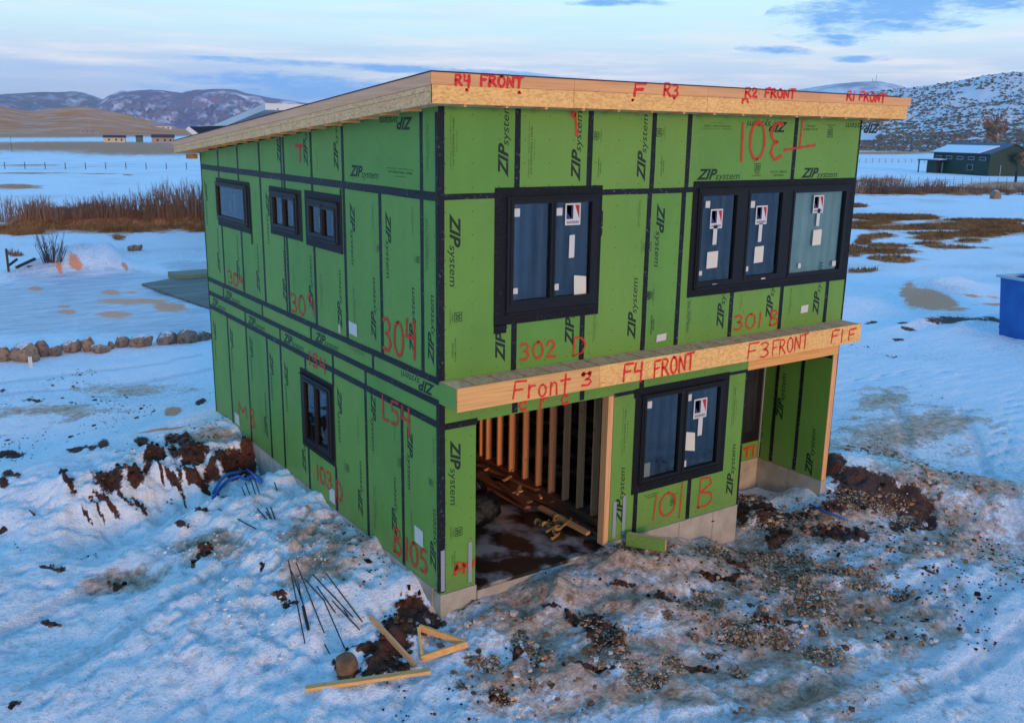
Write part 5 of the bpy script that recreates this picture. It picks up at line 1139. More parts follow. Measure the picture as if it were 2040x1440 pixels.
ROW = [(8, 718, 26, 24, 'at the left edge of the picture'), (52, 716, 50, 32, 'large and tan, second from the left'), (85, 708, 22, 27, 'dark and upright, right of the large tan one'), (110, 706, 28, 18, 'low and speckled, left of a gap in the row'), (145, 699, 36, 21, 'tan wedge standing between two gaps'), (176, 699, 24, 26, 'dark and pointed, behind a low tan block'), (199, 701, 34, 15, 'low flat tan block in the middle of the row'), (221, 695, 12, 14, 'smallest in the row, right of the flat tan block'),
       (243, 690, 26, 18, 'grey, touching the flat dark one'), (283, 688, 42, 20, 'wide, dark and flat topped'), (332, 683, 40, 23, 'tan wedge left of the round speckled one'), (372, 680, 38, 25, 'round and speckled'), (404, 674, 34, 16, 'low, just left of the green house')]
for k, (u, v, w_, h_, t_) in enumerate(ROW): stone_thing('boulder', u, v, w_, h_, 'boulder in the yard edge row, '+t_, 'boulder', M_rock, 100+k, 'boulders edging the yard')
stone_thing('boulder', 262, 499, 16, 10, 'small dark boulder alone on the snow, left one of a touching pair', 'boulder', M_rock, 130); stone_thing('boulder', 275, 499, 17, 13, 'larger dark boulder alone on the snow, right one of a touching pair', 'boulder', M_rock, 131)
stone_thing('boulder', 1983, 390+6, 20, 14, 'dark lump of stone at the edge of the brown grass beyond the yard', 'boulder', M_rock, 133)
# white stake, posts and debris at left
p = gp(61, 728); o = MB().box((-.05, -.05, -.1), (.05, .05, .30)).build('white_marker', M_white); o.location = p; tag(o, 'short white marker post standing in the snow in front of the boulders', 'marker post')
p = gp(17, 538); o = MB().box((-.05, -.05, -.1), (.05, .05, 1.0)).build('metal_post', M_rod); o.location = p; tag(o, 'thin dark post standing near the snow bank at the left edge', 'post')
mb = MB(); mb.beam((0, 0, .1), (.9, .2, .45), .12, .12); mb.beam((.1, 0, .5), (-.3, .3, .15), .1, .1); mb.beam((.5, .2, .08), (1.6, .3, .12), .3, .1); o = mb.build('timber_debris', M_rod); o.location = gp(32, 538); tag(o, 'dark broken timbers lying beside the thin post', 'debris')
# offcut with green face by the doorway
p0, p1 = gp(1252, 1112, .09), gp(1308, 1108, .09)
a = Vector((3.30, -.16, .04)); ob = empty('wall_offcut', 'short wall offcut with green face and pale wood top beside the doorway', 'offcut', (a.x, a.y, a.z-.1), -.95)
MB().box((0, -.008, .0), (.62, 0, .20)).build('green_face', M_zip, ob, local=True); MB().box((0, .001, .0), (.62, .10, .045)).build('board', M_lumx, ob, local=True); MB().box((0, .001, .157), (.62, .10, .20)).build('board', M_lumx, ob, local=True); MB().box((.575, .001, .046), (.62, .10, .156)).build('board', M_lumx, ob, local=True)
# hoses
M_blue = mat('blue_plastic', (.02, .12, .42), .35, .5)
for k, dv in enumerate((0, 9)):
    pts = [gp(u, v+dv, .10) for u, v in ((425, 990), (440, 968), (455, 957), (475, 950), (492, 949), (508, 954), (520, 962))]
    pts = [q if i == 0 else Vector((q.x, q.y, max(q.z, -.62+.05*i))) for i, q in enumerate(pts)]
    o = MB().tube(pts, .032, 8).build('blue_hose', M_blue, smooth=True); tag(o, ('upper' if k == 0 else 'lower')+' of two blue hoses looped in the trench beside the foundation', 'hose')
pts = [gp(u, v, .05) for u, v in ((1612, 1010), (1640, 1022), (1665, 1034), (1688, 1043))]; o = MB().tube(pts, .022, 8).build('blue_pipe', M_blue, smooth=True); tag(o, 'thin blue pipe lying on the stony ground beyond the porch', 'pipe')
# frozen slab at left
def poly_slab(name, pts, z, th, m, **k):
    mb = MB(); n = len(pts); T = [(p[0], p[1], z) for p in pts]; B = [(p[0], p[1], z-th) for p in pts]; mb.quad(T)
    for i in range(n): mb.quad([B[i], B[(i+1) % n], T[(i+1) % n], T[i]])
    return mb.build(name, m, **k)
M_pad = mat('icy_concrete', rough=.6, spec=.25, build=mottled((.10, .10, .085), (.20, .20, .17), .6, 6, bs=.15, bd=.01, stretch=(1, 4, 1)))
A = [Gz(u, v, -.66) for u, v in ((282, 565), (417, 613), (640, 700), (640, 585), (430, 547), (352, 553))]
poly_slab('concrete_pad', A, -.66, .3, M_pad, kind='structure')
A = [Gz(u, v, -.5) for u, v in ((334, 541), (352, 549), (430, 545), (640, 560), (640, 530), (430, 535))]
poly_slab('concrete_step', A, -.5, .5, mat('tan_concrete', rough=.8, build=mottled((.22, .19, .11), (.32, .28, .20), 1.)), kind='structure')

# scattered small stones and clods
def scatter_stuff(name, pts, sizes, m, label, cat, flat=.6, seed=3):
    r = np.random.default_rng(seed); n = len(pts); OV = np.array([(1, 0, 0), (-1, 0, 0), (0, 1, 0), (0, -1, 0), (0, 0, 1), (0, 0, -1), (.7, .7, .1), (-.6, .7, -.1)])
    c8 = np.array([(sx, sy, sz) for sx in (-1, 1) for sy in (-1, 1) for sz in (-1, 1)], float)*.75
    V = c8[None]*(1+r.uniform(-.35, .35, (n, 8, 3)))*np.stack([sizes, sizes*r.uniform(.6, 1, n), sizes*flat], 1)[:, None]
    a = r.uniform(0, 6.28, n); ca, sa = np.cos(a)[:, None], np.sin(a)[:, None]; X = V[:, :, 0]*ca-V[:, :, 1]*sa; Y = V[:, :, 0]*sa+V[:, :, 1]*ca; V[:, :, 0] = X; V[:, :, 1] = Y
    V += pts[:, None]
    Fq = np.array([(0, 1, 3, 2), (4, 6, 7, 5), (0, 4, 5, 1), (2, 3, 7, 6), (0, 2, 6, 4), (1, 5, 7, 3)])
    F = Fq[None]+(np.arange(n)*8)[:, None, None]
    me = bpy.data.meshes.new(name); me.from_pydata(V.reshape(-1, 3).tolist(), [], F.reshape(-1, 4).tolist())
    at_ = me.attributes.new('tone', 'FLOAT', 'FACE'); at_.data.foreach_set('value', np.repeat(r.random(n), 6).astype(np.float32))
    me.materials.append(m); me.update(); return link(name, me, kind='stuff', label=label, cat=cat)
def f_tone(stops):
    def f(t, p):
        a = N(t, 'ShaderNodeAttribute', attribute_name='tone').outputs['Fac']; t.links.new(ramp(t, a, stops), p.inputs['Base Color'])
    return f
M_peb = mat('pebbles', rough=.8, build=f_tone([(0, (.06, .035, .022)), (.4, (.26, .14, .075)), (.75, (.48, .30, .18)), (1, (.62, .50, .38))]))
M_clod = mat('soil_clods', rough=.95, spec=.1, build=f_tone([(0, (.02, .010, .006)), (.7, (.09, .036, .018)), (1, (.18, .08, .04))]))
M_chunk = mat('snow_chunks', rough=.7, spec=.3, build=f_tone([(0, (.55, .58, .64)), (1, (.80, .80, .82))]))
r = np.random.default_rng(9); x = r.uniform(-2.5, 13, 260000); y = r.uniform(-4.5, 3, 260000); mk = mask('gravel', x, y)+fbm(x, y, 2.5, 3, 88)*.5
sl2 = mask('slush', x, y); q_ = r.random(len(x)); k = ((mk > .46) & (q_ < .45)) | ((mk > .3) & (q_ < .09)) | ((sl2 > .45) & (q_ < .010)); x, y = x[k][:30000], y[k][:30000]; z = H(x, y); ok = z > -1.2; x, y, z = x[ok], y[ok], z[ok]
scatter_stuff('gravel', np.stack([x, y, z+.004], 1), r.uniform(.006, .019, len(x))*(1+1.6*(r.random(len(x)) < .05)), M_peb, 'tan and grey gravel strewn over the icy yard in front of the house', 'gravel')
x = r.uniform(-9, 24, 150000); y = r.uniform(-8, 20, 150000); d = fbm(x, y, .55, 4, 91, .65); yard = np.exp(-(((x-7)/7)**2+((y+.5)/4)**2)); k = (d+.30*yard > .36) & (r.random(len(x)) < .22+.12*yard)
x, y = x[k], y[k]; z = H(x, y); ok = z > -1.2; x, y, z = x[ok], y[ok], z[ok]
x2 = r.uniform(-3, 13, 9000); y2 = r.uniform(-4.5, 1.5, 9000); k2 = (mask('slush', x2, y2) > .35) & (fbm(x2, y2, .9, 3, 99) > .12) & (r.random(9000) < .35); x2, y2 = x2[k2], y2[k2]; z2 = H(x2, y2); ok = z2 > -1.2
scatter_stuff('frozen_lumps', np.stack([x2[ok], y2[ok], z2[ok]], 1), r.uniform(.02, .06, int(ok.sum())), mat('frozen_mud', rough=.8, build=f_tone([(0, (.10, .05, .028)), (.5, (.38, .21, .12)), (1, (.72, .64, .58))])), 'lumps of frozen mud and dirty ice in the churned yard before the house', 'frozen mud', .55, 12)
scatter_stuff('soil_clods', np.stack([x, y, z], 1), r.uniform(.006, .024, len(x))*(1+1.6*(r.random(len(x)) < .05)), M_clod, 'small dark clods of soil scattered over the trodden snow', 'soil', .5)
x = r.uniform(-9, 9, 90000); y = r.uniform(-6, 9, 90000); mk = mask('dirt', x, y); k = (mk > .40) & (mk < .95) & (r.random(len(x)) < .16); x, y = x[k], y[k]; z = H(x, y); ok = z > -1.2; x, y, z = x[ok], y[ok], z[ok]
scatter_stuff('loose_soil', np.stack([x, y, z+.01], 1), r.uniform(.01, .045, len(x)), M_clod, 'loose dark brown soil broken out of the snow in patches', 'soil', .7)
x = r.uniform(-4.2, 3.2, 40000); y = r.uniform(-2.2, 8.8, 40000); dd = np.exp(-(((x+1.5)/1.5)**2+((y-3.)/3.8)**2))+.6*np.exp(-(((x-2.2)/1.4)**2+((y+1.1)/.7)**2)); k = (dd*(.6+fbm(x, y, 1.3, 3, 95)) > .38) & (r.random(len(x)) < .09) & ~((x > -.03) & (y > -.05)); x, y = x[k], y[k]; z = H(x, y)
scatter_stuff('snow_chunks', np.stack([x, y, z+.005], 1), r.uniform(.008, .028, len(x)), M_chunk, 'broken lumps of snow on the heap beside the house', 'snow', .75)

# ------------------------------------------------------------------ bare shrubs and trees
M_twig = mat('reddish_twigs', rough=.9, spec=.1, build=lambda t, p: t.links.new(mixc(t, N(t, 'ShaderNodeObjectInfo').outputs['Random'], (.14, .095, .085), (.25, .19, .165)), p.inputs['Base Color']))
M_bark = mat('grey_bark', (.13, .09, .065), .9, .1, build=mottled((.16, .11, .08), (.09, .06, .045), 2))
def shrub_mesh(seed, n=46, h=1., spread=.35, rad=.012, m=None):
    rr = random.Random(seed); mb = MB()
    for k in range(n):
        a = rr.uniform(0, 6.28); b = rr.uniform(0, spread*.45); lean = rr.uniform(.02, .42); hh = h*rr.uniform(.45, 1.0)
        p = Vector((math.cos(a)*b, math.sin(a)*b, -.05)); d = Vector((math.cos(a)*lean, math.sin(a)*lean, 1)).normalized()
        q1 = p+d*hh*.5; d2 = (d+Vector((rr.uniform(-.15, .15), rr.uniform(-.15, .15), 0))).normalized(); q2 = q1+d2*hh*.5
        mb.tube([p, q1, q2], rad*rr.uniform(.7, 1.2), 3, rad*.25, cap=False)
        for j in range(3):
            t = rr.uniform(.35, .85); s = p.lerp(q1, t*2) if t < .5 else q1.lerp(q2, (t-.5)*2); e = s+(d+Vector((rr.uniform(-.5, .5), rr.uniform(-.5, .5), .1))).normalized()*hh*rr.uniform(.15, .32)
            mb.tube([s, e], rad*.45, 3, rad*.18, cap=False)
    return mb.mesh('bare_shrub', m or M_twig)
SM = [shrub_mesh(s, 40, 1., .8) for s in range(4)]
def shrub(u, v, hpx, wid, label, group, k, me=None, name='bare_shrub', cat='shrub'):
    p = gp(u, v); s = (Vector(CAM)-p).length/FPX*hpx; o = link(name, me or SM[k % len(SM)]); o.location = p; o.scale = (s*wid, s*wid, s); o.rotation_euler = (0, 0, k*1.3); return tag(o, label, cat, group)
rs_ = random.Random(21)
LSH = [(8, 440, 52), (30, 441, 46), (50, 439, 40), (68, 438, 48), (88, 440, 50), (108, 441, 42), (140, 434, 30), (160, 434, 36), (175, 433, 46), (190, 434, 44), (205, 434, 38), (222, 433, 52), (238, 433, 48), (252, 432, 44), (268, 433, 50), (282, 432, 56), (296, 431, 52), (308, 431, 66), (322, 431, 78), (336, 431, 62), (350, 431, 66), (364, 430, 60), (376, 430, 70), (388, 430, 82), (400, 430, 74), (412, 430, 60), (124, 440, 26)]
for k, (u, v, h) in enumerate(LSH): shrub(u, v, h, .9, 'tall leafless reddish shrub in the long thicket across the snowfield left of the house', 'leafless shrubs in the thicket left of the house', k)
for k in range(14):
    u = rs_.uniform(0, 415); shrub(u, 437-u*.012+rs_.uniform(-4, 3), rs_.uniform(20, 44), 1.3, 'tall leafless reddish shrub in the long thicket across the snowfield left of the house', 'leafless shrubs in the thicket left of the house', k+5)
BM_ = shrub_mesh(50, 34, 1., .6, .014, mat('dark_twigs', (.055, .045, .05), .9, .1)); shrub(103, 520, 58, 1.25, 'leafless dark bush standing alone behind the snow bank', None, 0, BM_, 'bare_bush', 'bush')
LowM = [shrub_mesh(70+s, 50, 1., 1.6, .02) for s in range(3)]
for k in range(34):
    u = 1702+k*10.2; v = 386-(k % 3)*4+(3 if u > 1900 else 0); hp = (30 if u < 1800 else 17 if u < 1830 else 24 if u < 1880 else 16)*rs_.uniform(.7, 1.1)
    shrub(u, v, hp, .9, 'low leafless shrub in the brown strip between the yard and the green barn', 'low shrubs in the brown strip before the barn', k, LowM[k % 3])
for k in range(12): shrub(1918+k*9, 292-rs_.uniform(0, 4), rs_.uniform(9, 17), 1.2, 'low reddish shrub at the foot of the sagebrush hill behind the barn', 'reddish shrubs behind the barn', k, LowM[k % 3])
# dry grass tufts
def tufts(name, key, n, box, hh, m, label, seed):
    r = np.random.default_rng(seed); x = r.uniform(box[0], box[1], n*12); y = r.uniform(box[2], box[3], n*12); mk = mask(key, x, y)+fbm(x, y, .3, 3, 7)*.3; k = mk > .52; x, y = x[k][:n], y[k][:n]; z = H(x, y); n = len(x)
    V = []; F = []
    a = r.uniform(0, 6.28, (n, 3)); h = r.uniform(.5, 1.2, (n, 3))*hh; wd = .03; ln = r.uniform(-.5, .5, (n, 3, 2))*hh
    X = x[:, None]+r.uniform(-.1, .1, (n, 3)); Y = y[:, None]+r.uniform(-.1, .1, (n, 3)); Z = np.repeat(z[:, None], 3, 1)-.02
    P0 = np.stack([X-np.cos(a)*wd, Y-np.sin(a)*wd, Z], -1); P1 = np.stack([X+np.cos(a)*wd, Y+np.sin(a)*wd, Z], -1); P2 = np.stack([X+ln[..., 0], Y+ln[..., 1], Z+h], -1)
    V = np.stack([P0, P1, P2], 2).reshape(-1, 3); F = np.arange(len(V)).reshape(-1, 3); me = bpy.data.meshes.new(name); me.from_pydata(V.tolist(), [], F.tolist()); me.materials.append(m); return link(name, me, kind='stuff', label=label, cat='grass')
M_gr = mat('dry_grass', (.26, .15, .07), .9, .1, build=mottled((.30, .18, .08), (.15, .075, .035), .5))
tufts('dry_grass', 'grass', 22000, (-30, 90, 40, 110), .32, M_gr, 'dry brown grass growing in the long strip below the shrub thicket', 4)
tufts('dry_meadow_grass', 'grass', 22000, (35, 130, 5, 90), .22, M_gr, 'dry brown grass showing through the snow right of the house', 5)
# bare tree behind the barn
def tree_mesh(seed, h, depth=5, spread=.5):
    rr = random.Random(seed); T = MB(); C = MB()
    def grow(p, d, L, r, lv):
        q = p+d*L; (T if lv < 2 else C).tube([p, (p+q)/2+Vector((rr.uniform(-.04, .04), rr.uniform(-.04, .04), 0))*L, q], r, 4 if lv < 3 else 3, r*.62, cap=False)
        if lv >= depth: return
        for k in range(3 if lv < 2 else 4):
            a = rr.uniform(0, 6.28); s = rr.uniform(.25, spread+.25); nd = (d+Vector((math.cos(a)*s, math.sin(a)*s, rr.uniform(-.1, .3)))).normalized()
            grow(p.lerp(q, rr.uniform(.55, 1.)), nd, L*rr.uniform(.6, .85), max(r*.6, .055), lv+1)
    grow(Vector((0, 0, -.2)), Vector((0, 0, 1)), h*.26, h*.03, 0); return T, C
def bare_tree(u, v, hm, seed, label, depth=5, spread=.5, dist=None):
    p = Vector(Gz(u, v, -.8)) if dist is None else Vector((*(CAM[:2]+ray(u, v)[:2]/np.hypot(*ray(u, v)[:2])*dist), -.8))
    t = empty('bare_tree', label, 'tree', p); T, C = tree_mesh(seed, hm, depth, spread)
    T.build('trunk', M_bark, t, local=True); C.build('crown', mat('bare_twigs', (.26, .17, .12), .9, .1), t, local=True)
bare_tree(1988, 300, 19.0, 4, 'tall leafless brown tree standing behind the green barn', 6, .38, 330)
bare_tree(2045, 330, 7.0, 6, 'leafless dark tree at the right edge beside the barn', 6, .6, 215)

# ------------------------------------------------------------------ barn
M_barn = mat('dark_green_metal', (.018, .045, .038), .6, .3, build=mottled((.016, .042, .036), (.022, .052, .042), .5))
M_broof = mat('navy_metal_roof', (.02, .045, .11), .45, .5)
M_trim = mat('grey_trim', (.26, .30, .34), .6)
M_snowp = mat('roof_snow', (.82, .84, .88), .7)
Ab, Bb, Cb = [Vector(Gz(u, v, -.8)) for u, v in ((1856, 344), (1968, 351), (2027, 349.5))]
e1 = (Ab-Bb); LB = e1.length; e1.normalize(); e2 = Vector((-e1.y, e1.x, 0)); e2 = e2 if e2.dot(Cb-Bb) > 0 else -e2; WB = max(7., (Cb-Bb).dot(e2))
barn = empty('green_barn', 'dark green metal barn with navy roof and patch of snow on it', 'barn', Bb, math.atan2(e1.y, e1.x)); sg = 1 if Vector((-e1.y, e1.x, 0)).dot(e2) > 0 else -1
EH, RH = 4.3, 6.2; WB = WB if WB < 14 else 14
def yb(y): return sg*y
def bbx(name, x0, x1, y0, y1, z0, z1, m, par=None): a, b = sorted((yb(y0), yb(y1))); return MB().box((x0, a, z0), (x1, b, z1)).build(name, m, par or barn, local=True)
mb = MB(); pr_ = [(0, -.3), (WB, -.3), (WB, EH), (WB/2, RH), (0, EH)]
mb.quad([(0, yb(y), z) for y, z in pr_]); mb.quad([(LB, yb(y), z) for y, z in pr_]); mb.quad([(0, 0, -.3), (LB, 0, -.3), (LB, 0, EH), (0, 0, EH)]); mb.quad([(0, yb(WB), -.3), (LB, yb(WB), -.3), (LB, yb(WB), EH), (0, yb(WB), EH)])
mb.build('wall', M_barn, barn, local=True)
mb = MB(); sl_ = (RH-EH)/(WB/2)
for s0, s1 in ((-.5, WB/2), (WB+.5, WB/2)):
    z0 = EH-.5*sl_; P = [(-.4, yb(s0), z0), (LB+.4, yb(s0), z0), (LB+.4, yb(s1), RH), (-.4, yb(s1), RH)]; mb.quad([(a, b, c+.18) for a, b, c in P]); mb.quad([(a, b, c+.02) for a, b, c in P])
    for i in range(4): a, b = P[i], P[(i+1) % 4]; mb.quad([(*a[:2], a[2]+.02), (*b[:2], b[2]+.02), (*b[:2], b[2]+.18), (*a[:2], a[2]+.18)])
mb.build('roof', M_broof, barn, local=True)
mb = MB(); P = [(LB*.17, -.42, EH-.42*sl_), (LB+.3, -.42, EH-.42*sl_), (LB+.1, WB*.33, EH+WB*.33*sl_), (LB*.10, WB*.33, EH+WB*.33*sl_)]; mb.quad([(a, yb(b), c+.32) for a, b, c in P])
for i in range(4): a, b = P[i], P[(i+1) % 4]; mb.quad([(a[0], yb(a[1]), a[2]+.19), (b[0], yb(b[1]), b[2]+.19), (b[0], yb(b[1]), b[2]+.32), (a[0], yb(a[1]), a[2]+.32)])
mb.build('roof_snow', M_snowp, barn, local=True)
for k in range(5):
    x1 = LB*(.955-k*.195); wn = bbx('window', x1-LB*.11, x1, -.06, -.005, 2.95, 3.65, M_trim); bbx('pane', x1-LB*.10, x1-LB*.01, -.08, -.062, 3.1, 3.5, M_paneD, wn)
dn = bbx('door', LB*.80, LB*.86, -.07, -.005, 0, 2.3, M_trim); bbx('pane', LB*.81, LB*.85, -.09, -.072, .3, 2.1, M_paneL, dn)
wn = bbx('window', LB*.27, LB*.37, -.06, -.005, .9, 2.1, M_trim); bbx('pane', LB*.28, LB*.36, -.08, -.062, 1., 2., M_paneD, wn)
bbx('lean_roof', LB*.72, LB*1.14, -2.2, -.01, 2.55, 2.75, M_broof); bbx('roof_snow', LB*.74, LB*1.12, -2.1, -.05, 2.76, 2.95, M_snowp); bbx('porch_post', LB*1.11, LB*1.12, -2.1, -1.9, -.2, 2.54, M_barn); bbx('lean_wall', LB*.82, LB*.99, -1.6, -.02, -.2, 2.54, M_barn)
bbx('pipe', -.15, -.05, WB*.25, WB*.25+.15, 0, 2.1, M_trim)
# fences
M_post = mat('weathered_post', (.09, .075, .07), .9)
def fence(name, L, hm, label, wires=3, pr=.06, zf=None):
    P = [Vector(G(u, v)) for u, v in L]; t = empty(name, label, 'fence', P[0])
    for p in P: MB().tube([(p.x, p.y, p.z-.2), (p.x, p.y, p.z+hm)], pr, 5).build('post', M_post, t)
    for w_ in range(wires):
        MB().tube([(p.x, p.y, p.z+hm*(.35+.28*w_)) for p in P], .012, 3, cap=False).build('wire', M_post, t)
fence('wire_fence', [(10+40.2*k, 337+k*.12) for k in range(11)], 1.1, 'wire fence on thin posts crossing the snowfield far left', 2, .07)
fence('pasture_fence', [(1712+13*k, 325.2-.02*k) for k in range(12)], 1.2, 'low dark wire fence along the far pasture left of the barn', 3, .06)
fence('barn_fence', [(1812+17.5*k, 366+.2*k) for k in range(14)], 1.1, 'thin wire fence in front of the green barn', 2, .035)
p = Gz(2023, 362, -.8); t = empty('corner_post', 'thick black fence post standing right of the barn', 'post', p); MB().box((-.16, -.16, -.2), (.16, .16, 1.9)).build('post', M_rod, t, local=True); MB().box((.16, -.04, 1.0), (9, .04, 1.25)).build('rail', M_rod, t, local=True)
# poles far left
for u, v, hm, lab in ((24, 303, 4.2, 'thin dark pole standing in the snowfield at the far left'), (178, 264, 18, 'pale utility pole standing at the foot of the brown hill')):
    p = Gz(u, v, -.8) if v > 270 else None
    if p is None: d = ray(u, v); d = d[:2]/np.hypot(*d[:2]); p = np.array([CAM[0]+d[0]*880, CAM[1]+d[1]*880, -.8])
    o = MB().tube([(0, 0, -.5), (0, 0, hm)], hm*.012, 6).build('utility_pole', M_post if v > 270 else mat('pale_wood', (.42, .34, .25), .9)); o.location = p; tag(o, lab, 'pole')
# far houses
def far_house(u, v, wpx, hpx, wall, roof, label, name='far_house', dist=None, gable=.5, rz=.3):
    if dist is None: p = Vector(Gz(u, v, -.8))
    else: d = ray(u, v); d = d[:2]/np.hypot(*d[:2]); zz = CAM[2]+ray(u, v)[2]/np.hypot(*ray(u, v)[:2])*dist; p = Vector((CAM[0]+d[0]*dist, CAM[1]+d[1]*dist, zz))
    D = (Vector(CAM)-p).length; s = D/FPX; w_, h_ = wpx*s, hpx*s; t = empty(name, label, 'house', p, -YAW+rz)
    dp = w_*.5; eh = h_*(1-gable*.6); mb = MB(); mb.box((-w_/2, 0, -.5), (w_/2, dp, eh)); mb.quad([(-w_/2, 0, eh), (-w_/2, dp, eh), (-w_/2, dp/2, h_*.97)]); mb.quad([(w_/2, 0, eh), (w_/2, dp, eh), (w_/2, dp/2, h_*.97)]); mb.build('wall', wall, t, local=True)
    mb = MB()
    for y0 in (-.06*dp, 1.06*dp):
        P = [(-w_*.53, y0, eh*.97), (w_*.53, y0, eh*.97), (w_*.53, dp/2, h_), (-w_*.53, dp/2, h_)]; mb.quad(P); mb.quad([(a, b, c+h_*.05) for a, b, c in P])
        for i in range(4): a, b = P[i], P[(i+1) % 4]; mb.quad([a, b, (b[0], b[1], b[2]+h_*.05), (a[0], a[1], a[2]+h_*.05)])
    mb.build('roof', roof, t, local=True)
    for k in (-.28, .05, .3):
        MB().box((w_*k, -.06, eh*.35), (w_*(k+.08), -.02, eh*.75)).build('window', M_paneD, t, local=True)
    return t
Wc = mat('cream_wall', (.50, .48, .40), .8); Wt = mat('tan_wall', (.30, .28, .28), .8); Wg = mat('sage_wall', (.10, .17, .15), .8); Ww = mat('white_wall', (.62, .60, .58), .8); Rd = mat('dark_roof', (.05, .045, .06), .8)
far_house(228, 284, 36, 12, Wc, Rd, 'low cream house with dark roof far across the left plain'); far_house(278, 284, 12, 12, Wg, Rd, 'small green shed between the two far houses', 'far_shed'); far_house(325, 286, 38, 15, Wt, Rd, 'tan house with dark roof far away beside the roof corner')
far_house(322, 259, 34, 9, Ww, Wt, 'long white building at the foot of the far mountain', 'far_building', 1500); far_house(292, 262, 16, 7, Wt, Rd, 'small tan building left of the long white one', 'far_building', 1500)
far_house(172, 265, 20, 5, Wt, Wt, 'low tan shed beside the pale utility pole', 'far_shed', 870)
# neighbour houses just behind ours, only roofs showing
M_brick = mat('brown_cladding', rough=.8, build=mottled((.10, .05, .035), (.16, .09, .06), 4))
nb = empty('neighbour_house', 'house with white edged sloping roof showing above the green house', 'house', (19, 52, -.8))
P0 = CAM+ray(528, 206)*60/np.hypot(*ray(528, 206)[:2]); x0, y0, zt_ = P0
def nz_(y): return zt_-.125*(y-y0)
mb = MB(); mb.box((x0+.9, y0+.8, -1.0), (x0+9, y0+10, zt_-1.9)); 
for xx in (x0+.9, x0+9): mb.quad([(xx, y0+.8, zt_-1.9), (xx, y0+10, zt_-1.9), (xx, y0+10, nz_(y0+10)-.3), (xx, y0+.8, nz_(y0+.8)-.3)])
mb.quad([(x0+.9, y0+.8, zt_-1.9), (x0+9, y0+.8, zt_-1.9), (x0+9, y0+.8, nz_(y0+.8)-.3), (x0+.9, y0+.8, nz_(y0+.8)-.3)]); mb.build('wall', M_brick, nb)
mb = MB(); q = [(x0, y0), (x0+10, y0), (x0+10, y0+13), (x0, y0+13)]
mb.quad([(a, b, nz_(b)) for a, b in q]); mb.quad([(a, b, nz_(b)-.38) for a, b in q][::-1])
for i in range(4): a, b = q[i], q[(i+1) % 4]; mb.quad([(*a, nz_(a[1])-.38), (*b, nz_(b[1])-.38), (*b, nz_(b[1])), (*a, nz_(a[1]))])
mb.build('roof', mat('white_fascia', (.62, .62, .62), .7), nb)
D2 = 52
def at2(u, v, D=D2): d = ray(u, v); return Vector(CAM+d*D/np.hypot(d[0], d[1]))
nb2 = empty('neighbour_garage', 'dark roofed garage with white gable edge left of the neighbour house', 'garage', (11, 44, -.8))
a, b, c = at2(372, 253), at2(470, 250, D2+6), at2(402, 268); back = Vector((.3, .9, 0))*5
mb = MB(); mb.quad([a, b, b+Vector((0, 0, -2.)), c+Vector((0, 0, -.2))]); mb.quad([a, a+back, b+back, b]); mb.quad([a+back, b+back, b+back-Vector((0, 0, 2)), c+back-Vector((0, 0, .2))][::-1]); mb.quad([a, c-Vector((0, 0, .2)), c+back-Vector((0, 0, .2)), a+back]); mb.build('roof', M_roofing, nb2)
mb = MB(); mb.beam(a+Vector((0, -.05, -.05)), c+Vector((0, -.05, -.25)), .12, .22); mb.build('gable_board', mat('white_fascia_board', (.62, .62, .62), .7), nb2)
mb = MB(); g0 = c+Vector((0, .5, -.3)); mb.box((g0.x+3., g0.y, -1), (g0.x+5.5, g0.y+1, g0.z)); mb.build('wall', Ww, nb2)

# antennas on the far hill
for u, v, hh in ((1738, 160, 9), (1745, 158, 14)):
    d = ray(u, v+4); dd = d/np.hypot(*d[:2]); p = Vector(CAM+dd*2990); o = MB().tube([(0, 0, -8), (0, 0, hh*1.2)], .8, 4).build('antenna_mast', M_trim); o.location = p
    tag(o, ('shorter left' if hh < 10 else 'taller right')+' antenna mast on top of the far snowy hill', 'mast')

# ------------------------------------------------------------------ blue skip
M_bl = mat('blue_painted_steel', rough=.45, build=mottled((.012, .10, .36), (.02, .14, .45), 1.5, 5, bs=.2, bd=.01))
M_blr = mat('pale_rim', (.35, .45, .55), .5)
sk = empty('blue_skip', 'blue steel waste skip standing at the right edge of the snowy yard', 'skip', (27.75, 5.55, -.82), -.22)
mb = MB(); bt = [(0, 0), (5, 0), (5, 1.9), (0, 1.9)]; tp = [(-.10, -.2), (5.1, -.2), (5.1, 2.1), (-.10, 2.1)]; zb_, zt2 = .0, 2.2
for i in range(4): j = (i+1) % 4; mb.quad([(*bt[i], zb_), (*bt[j], zb_), (*tp[j], zt2), (*tp[i], zt2)])
mb.quad([(*p_, zb_) for p_ in bt][::-1]); inn = [(.02, -.08), (4.98, -.08), (4.98, 1.98), (.02, 1.98)]
for i in range(4): j = (i+1) % 4; mb.quad([(*inn[i], .3), (*inn[j], .3), (*inn[j], zt2), (*inn[i], zt2)][::-1])
mb.quad([(*p_, .3) for p_ in inn]); mb.build('body', M_bl, sk, local=True)
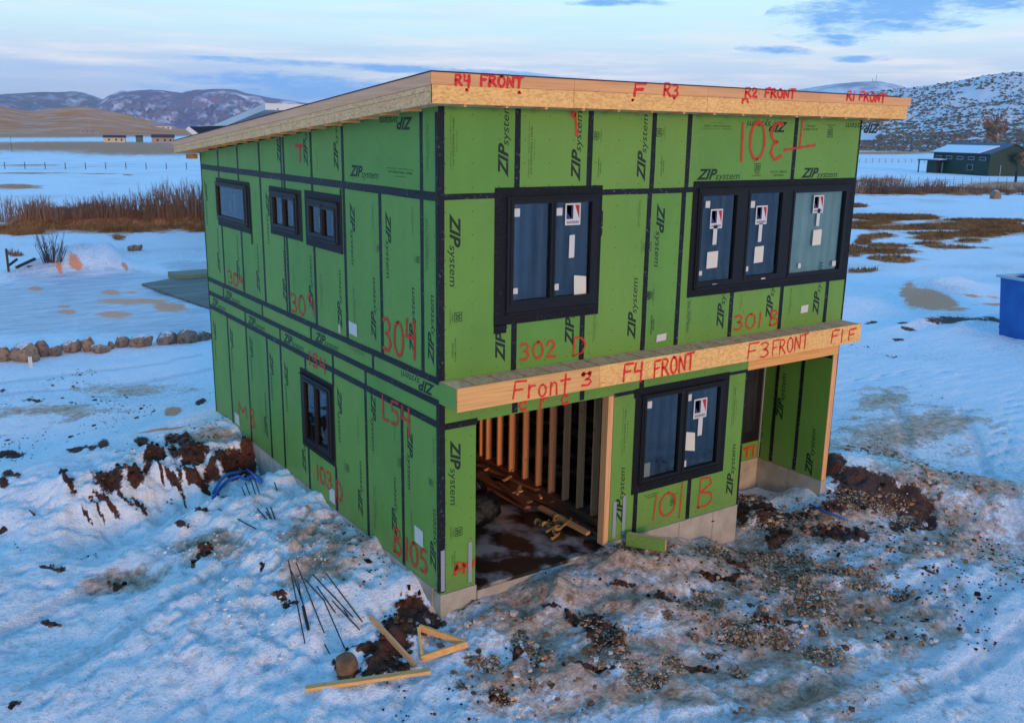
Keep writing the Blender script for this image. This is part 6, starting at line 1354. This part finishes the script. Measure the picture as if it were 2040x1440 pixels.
mb = MB(); mb.box((-.2, -.3, 2.18), (5.2, -.12, 2.27)); mb.box((-.2, 2.0, 2.18), (5.2, 2.2, 2.27)); mb.box((-.22, -.3, 2.181), (-.02, 2.2, 2.271)); mb.box((5.0, -.3, 2.181), (5.2, 2.2, 2.271)); mb.build('rim', M_blr, sk, local=True)
for x in (1.2, 2.6, 4.): MB().box((x, -.30, .0), (x+.12, -.0, 2.17)).build('rib', M_bl, sk, local=True)
MB().box((.75, -.26, .62), (1.15, -.10, 1.25)).build('lifting_pocket', M_dark, sk, local=True); MB().box((.45, -.20, 1.55), (.62, -.17, 1.78)).build('label_plate', M_white, sk, local=True)
mb = MB(); mb.tube([(-.12+.0, .1+.22*math.cos(t), 1.28+.25*math.sin(t)) for t in np.linspace(0, 2*PI, 13)], .03, 6); mb.build('hook_ring', M_rod, sk, local=True)
mb = MB(); mb.tube([(.30+.2*math.cos(t), -.24, 1.95+.2*math.sin(t)) for t in np.linspace(PI, 2*PI, 9)], .03, 6); mb.build('chain', M_rod, sk, local=True)
mb = MB(); blob(mb, (1.9, .9, 2.05), (1.5, .8, .55), 3, 3, jit=.05); o = mb.build('tarpaulin', mat('blue_tarpaulin', (.04, .22, .45), .4, .4), smooth=True); o.location = (27.75, 5.55, -.82); o.rotation_euler = (0, 0, -.22); tag(o, 'crumpled blue tarpaulin heaped inside the blue skip', 'tarpaulin')

# ------------------------------------------------------------------ air
hz = MB().box((-9000, -9000, -9), (11000, 11000, 900)).build('haze', None, kind='stuff') if False else None
def haze(dens):
    m = bpy.data.materials.new('haze'); m.use_nodes = True; t = m.node_tree; t.nodes.clear(); o_ = N(t, 'ShaderNodeOutputMaterial'); v = N(t, 'ShaderNodeVolumePrincipled')
    v.inputs['Color'].default_value = (.80, .90, 1, 1); v.inputs['Density'].default_value = dens; v.inputs['Anisotropy'].default_value = .0
    t.links.new(v.outputs[0], o_.inputs['Volume']); MB().box((-12500, -12500, -40), (12500, 12500, 330)).build('haze', m, kind='stuff')
haze(4.6e-5)
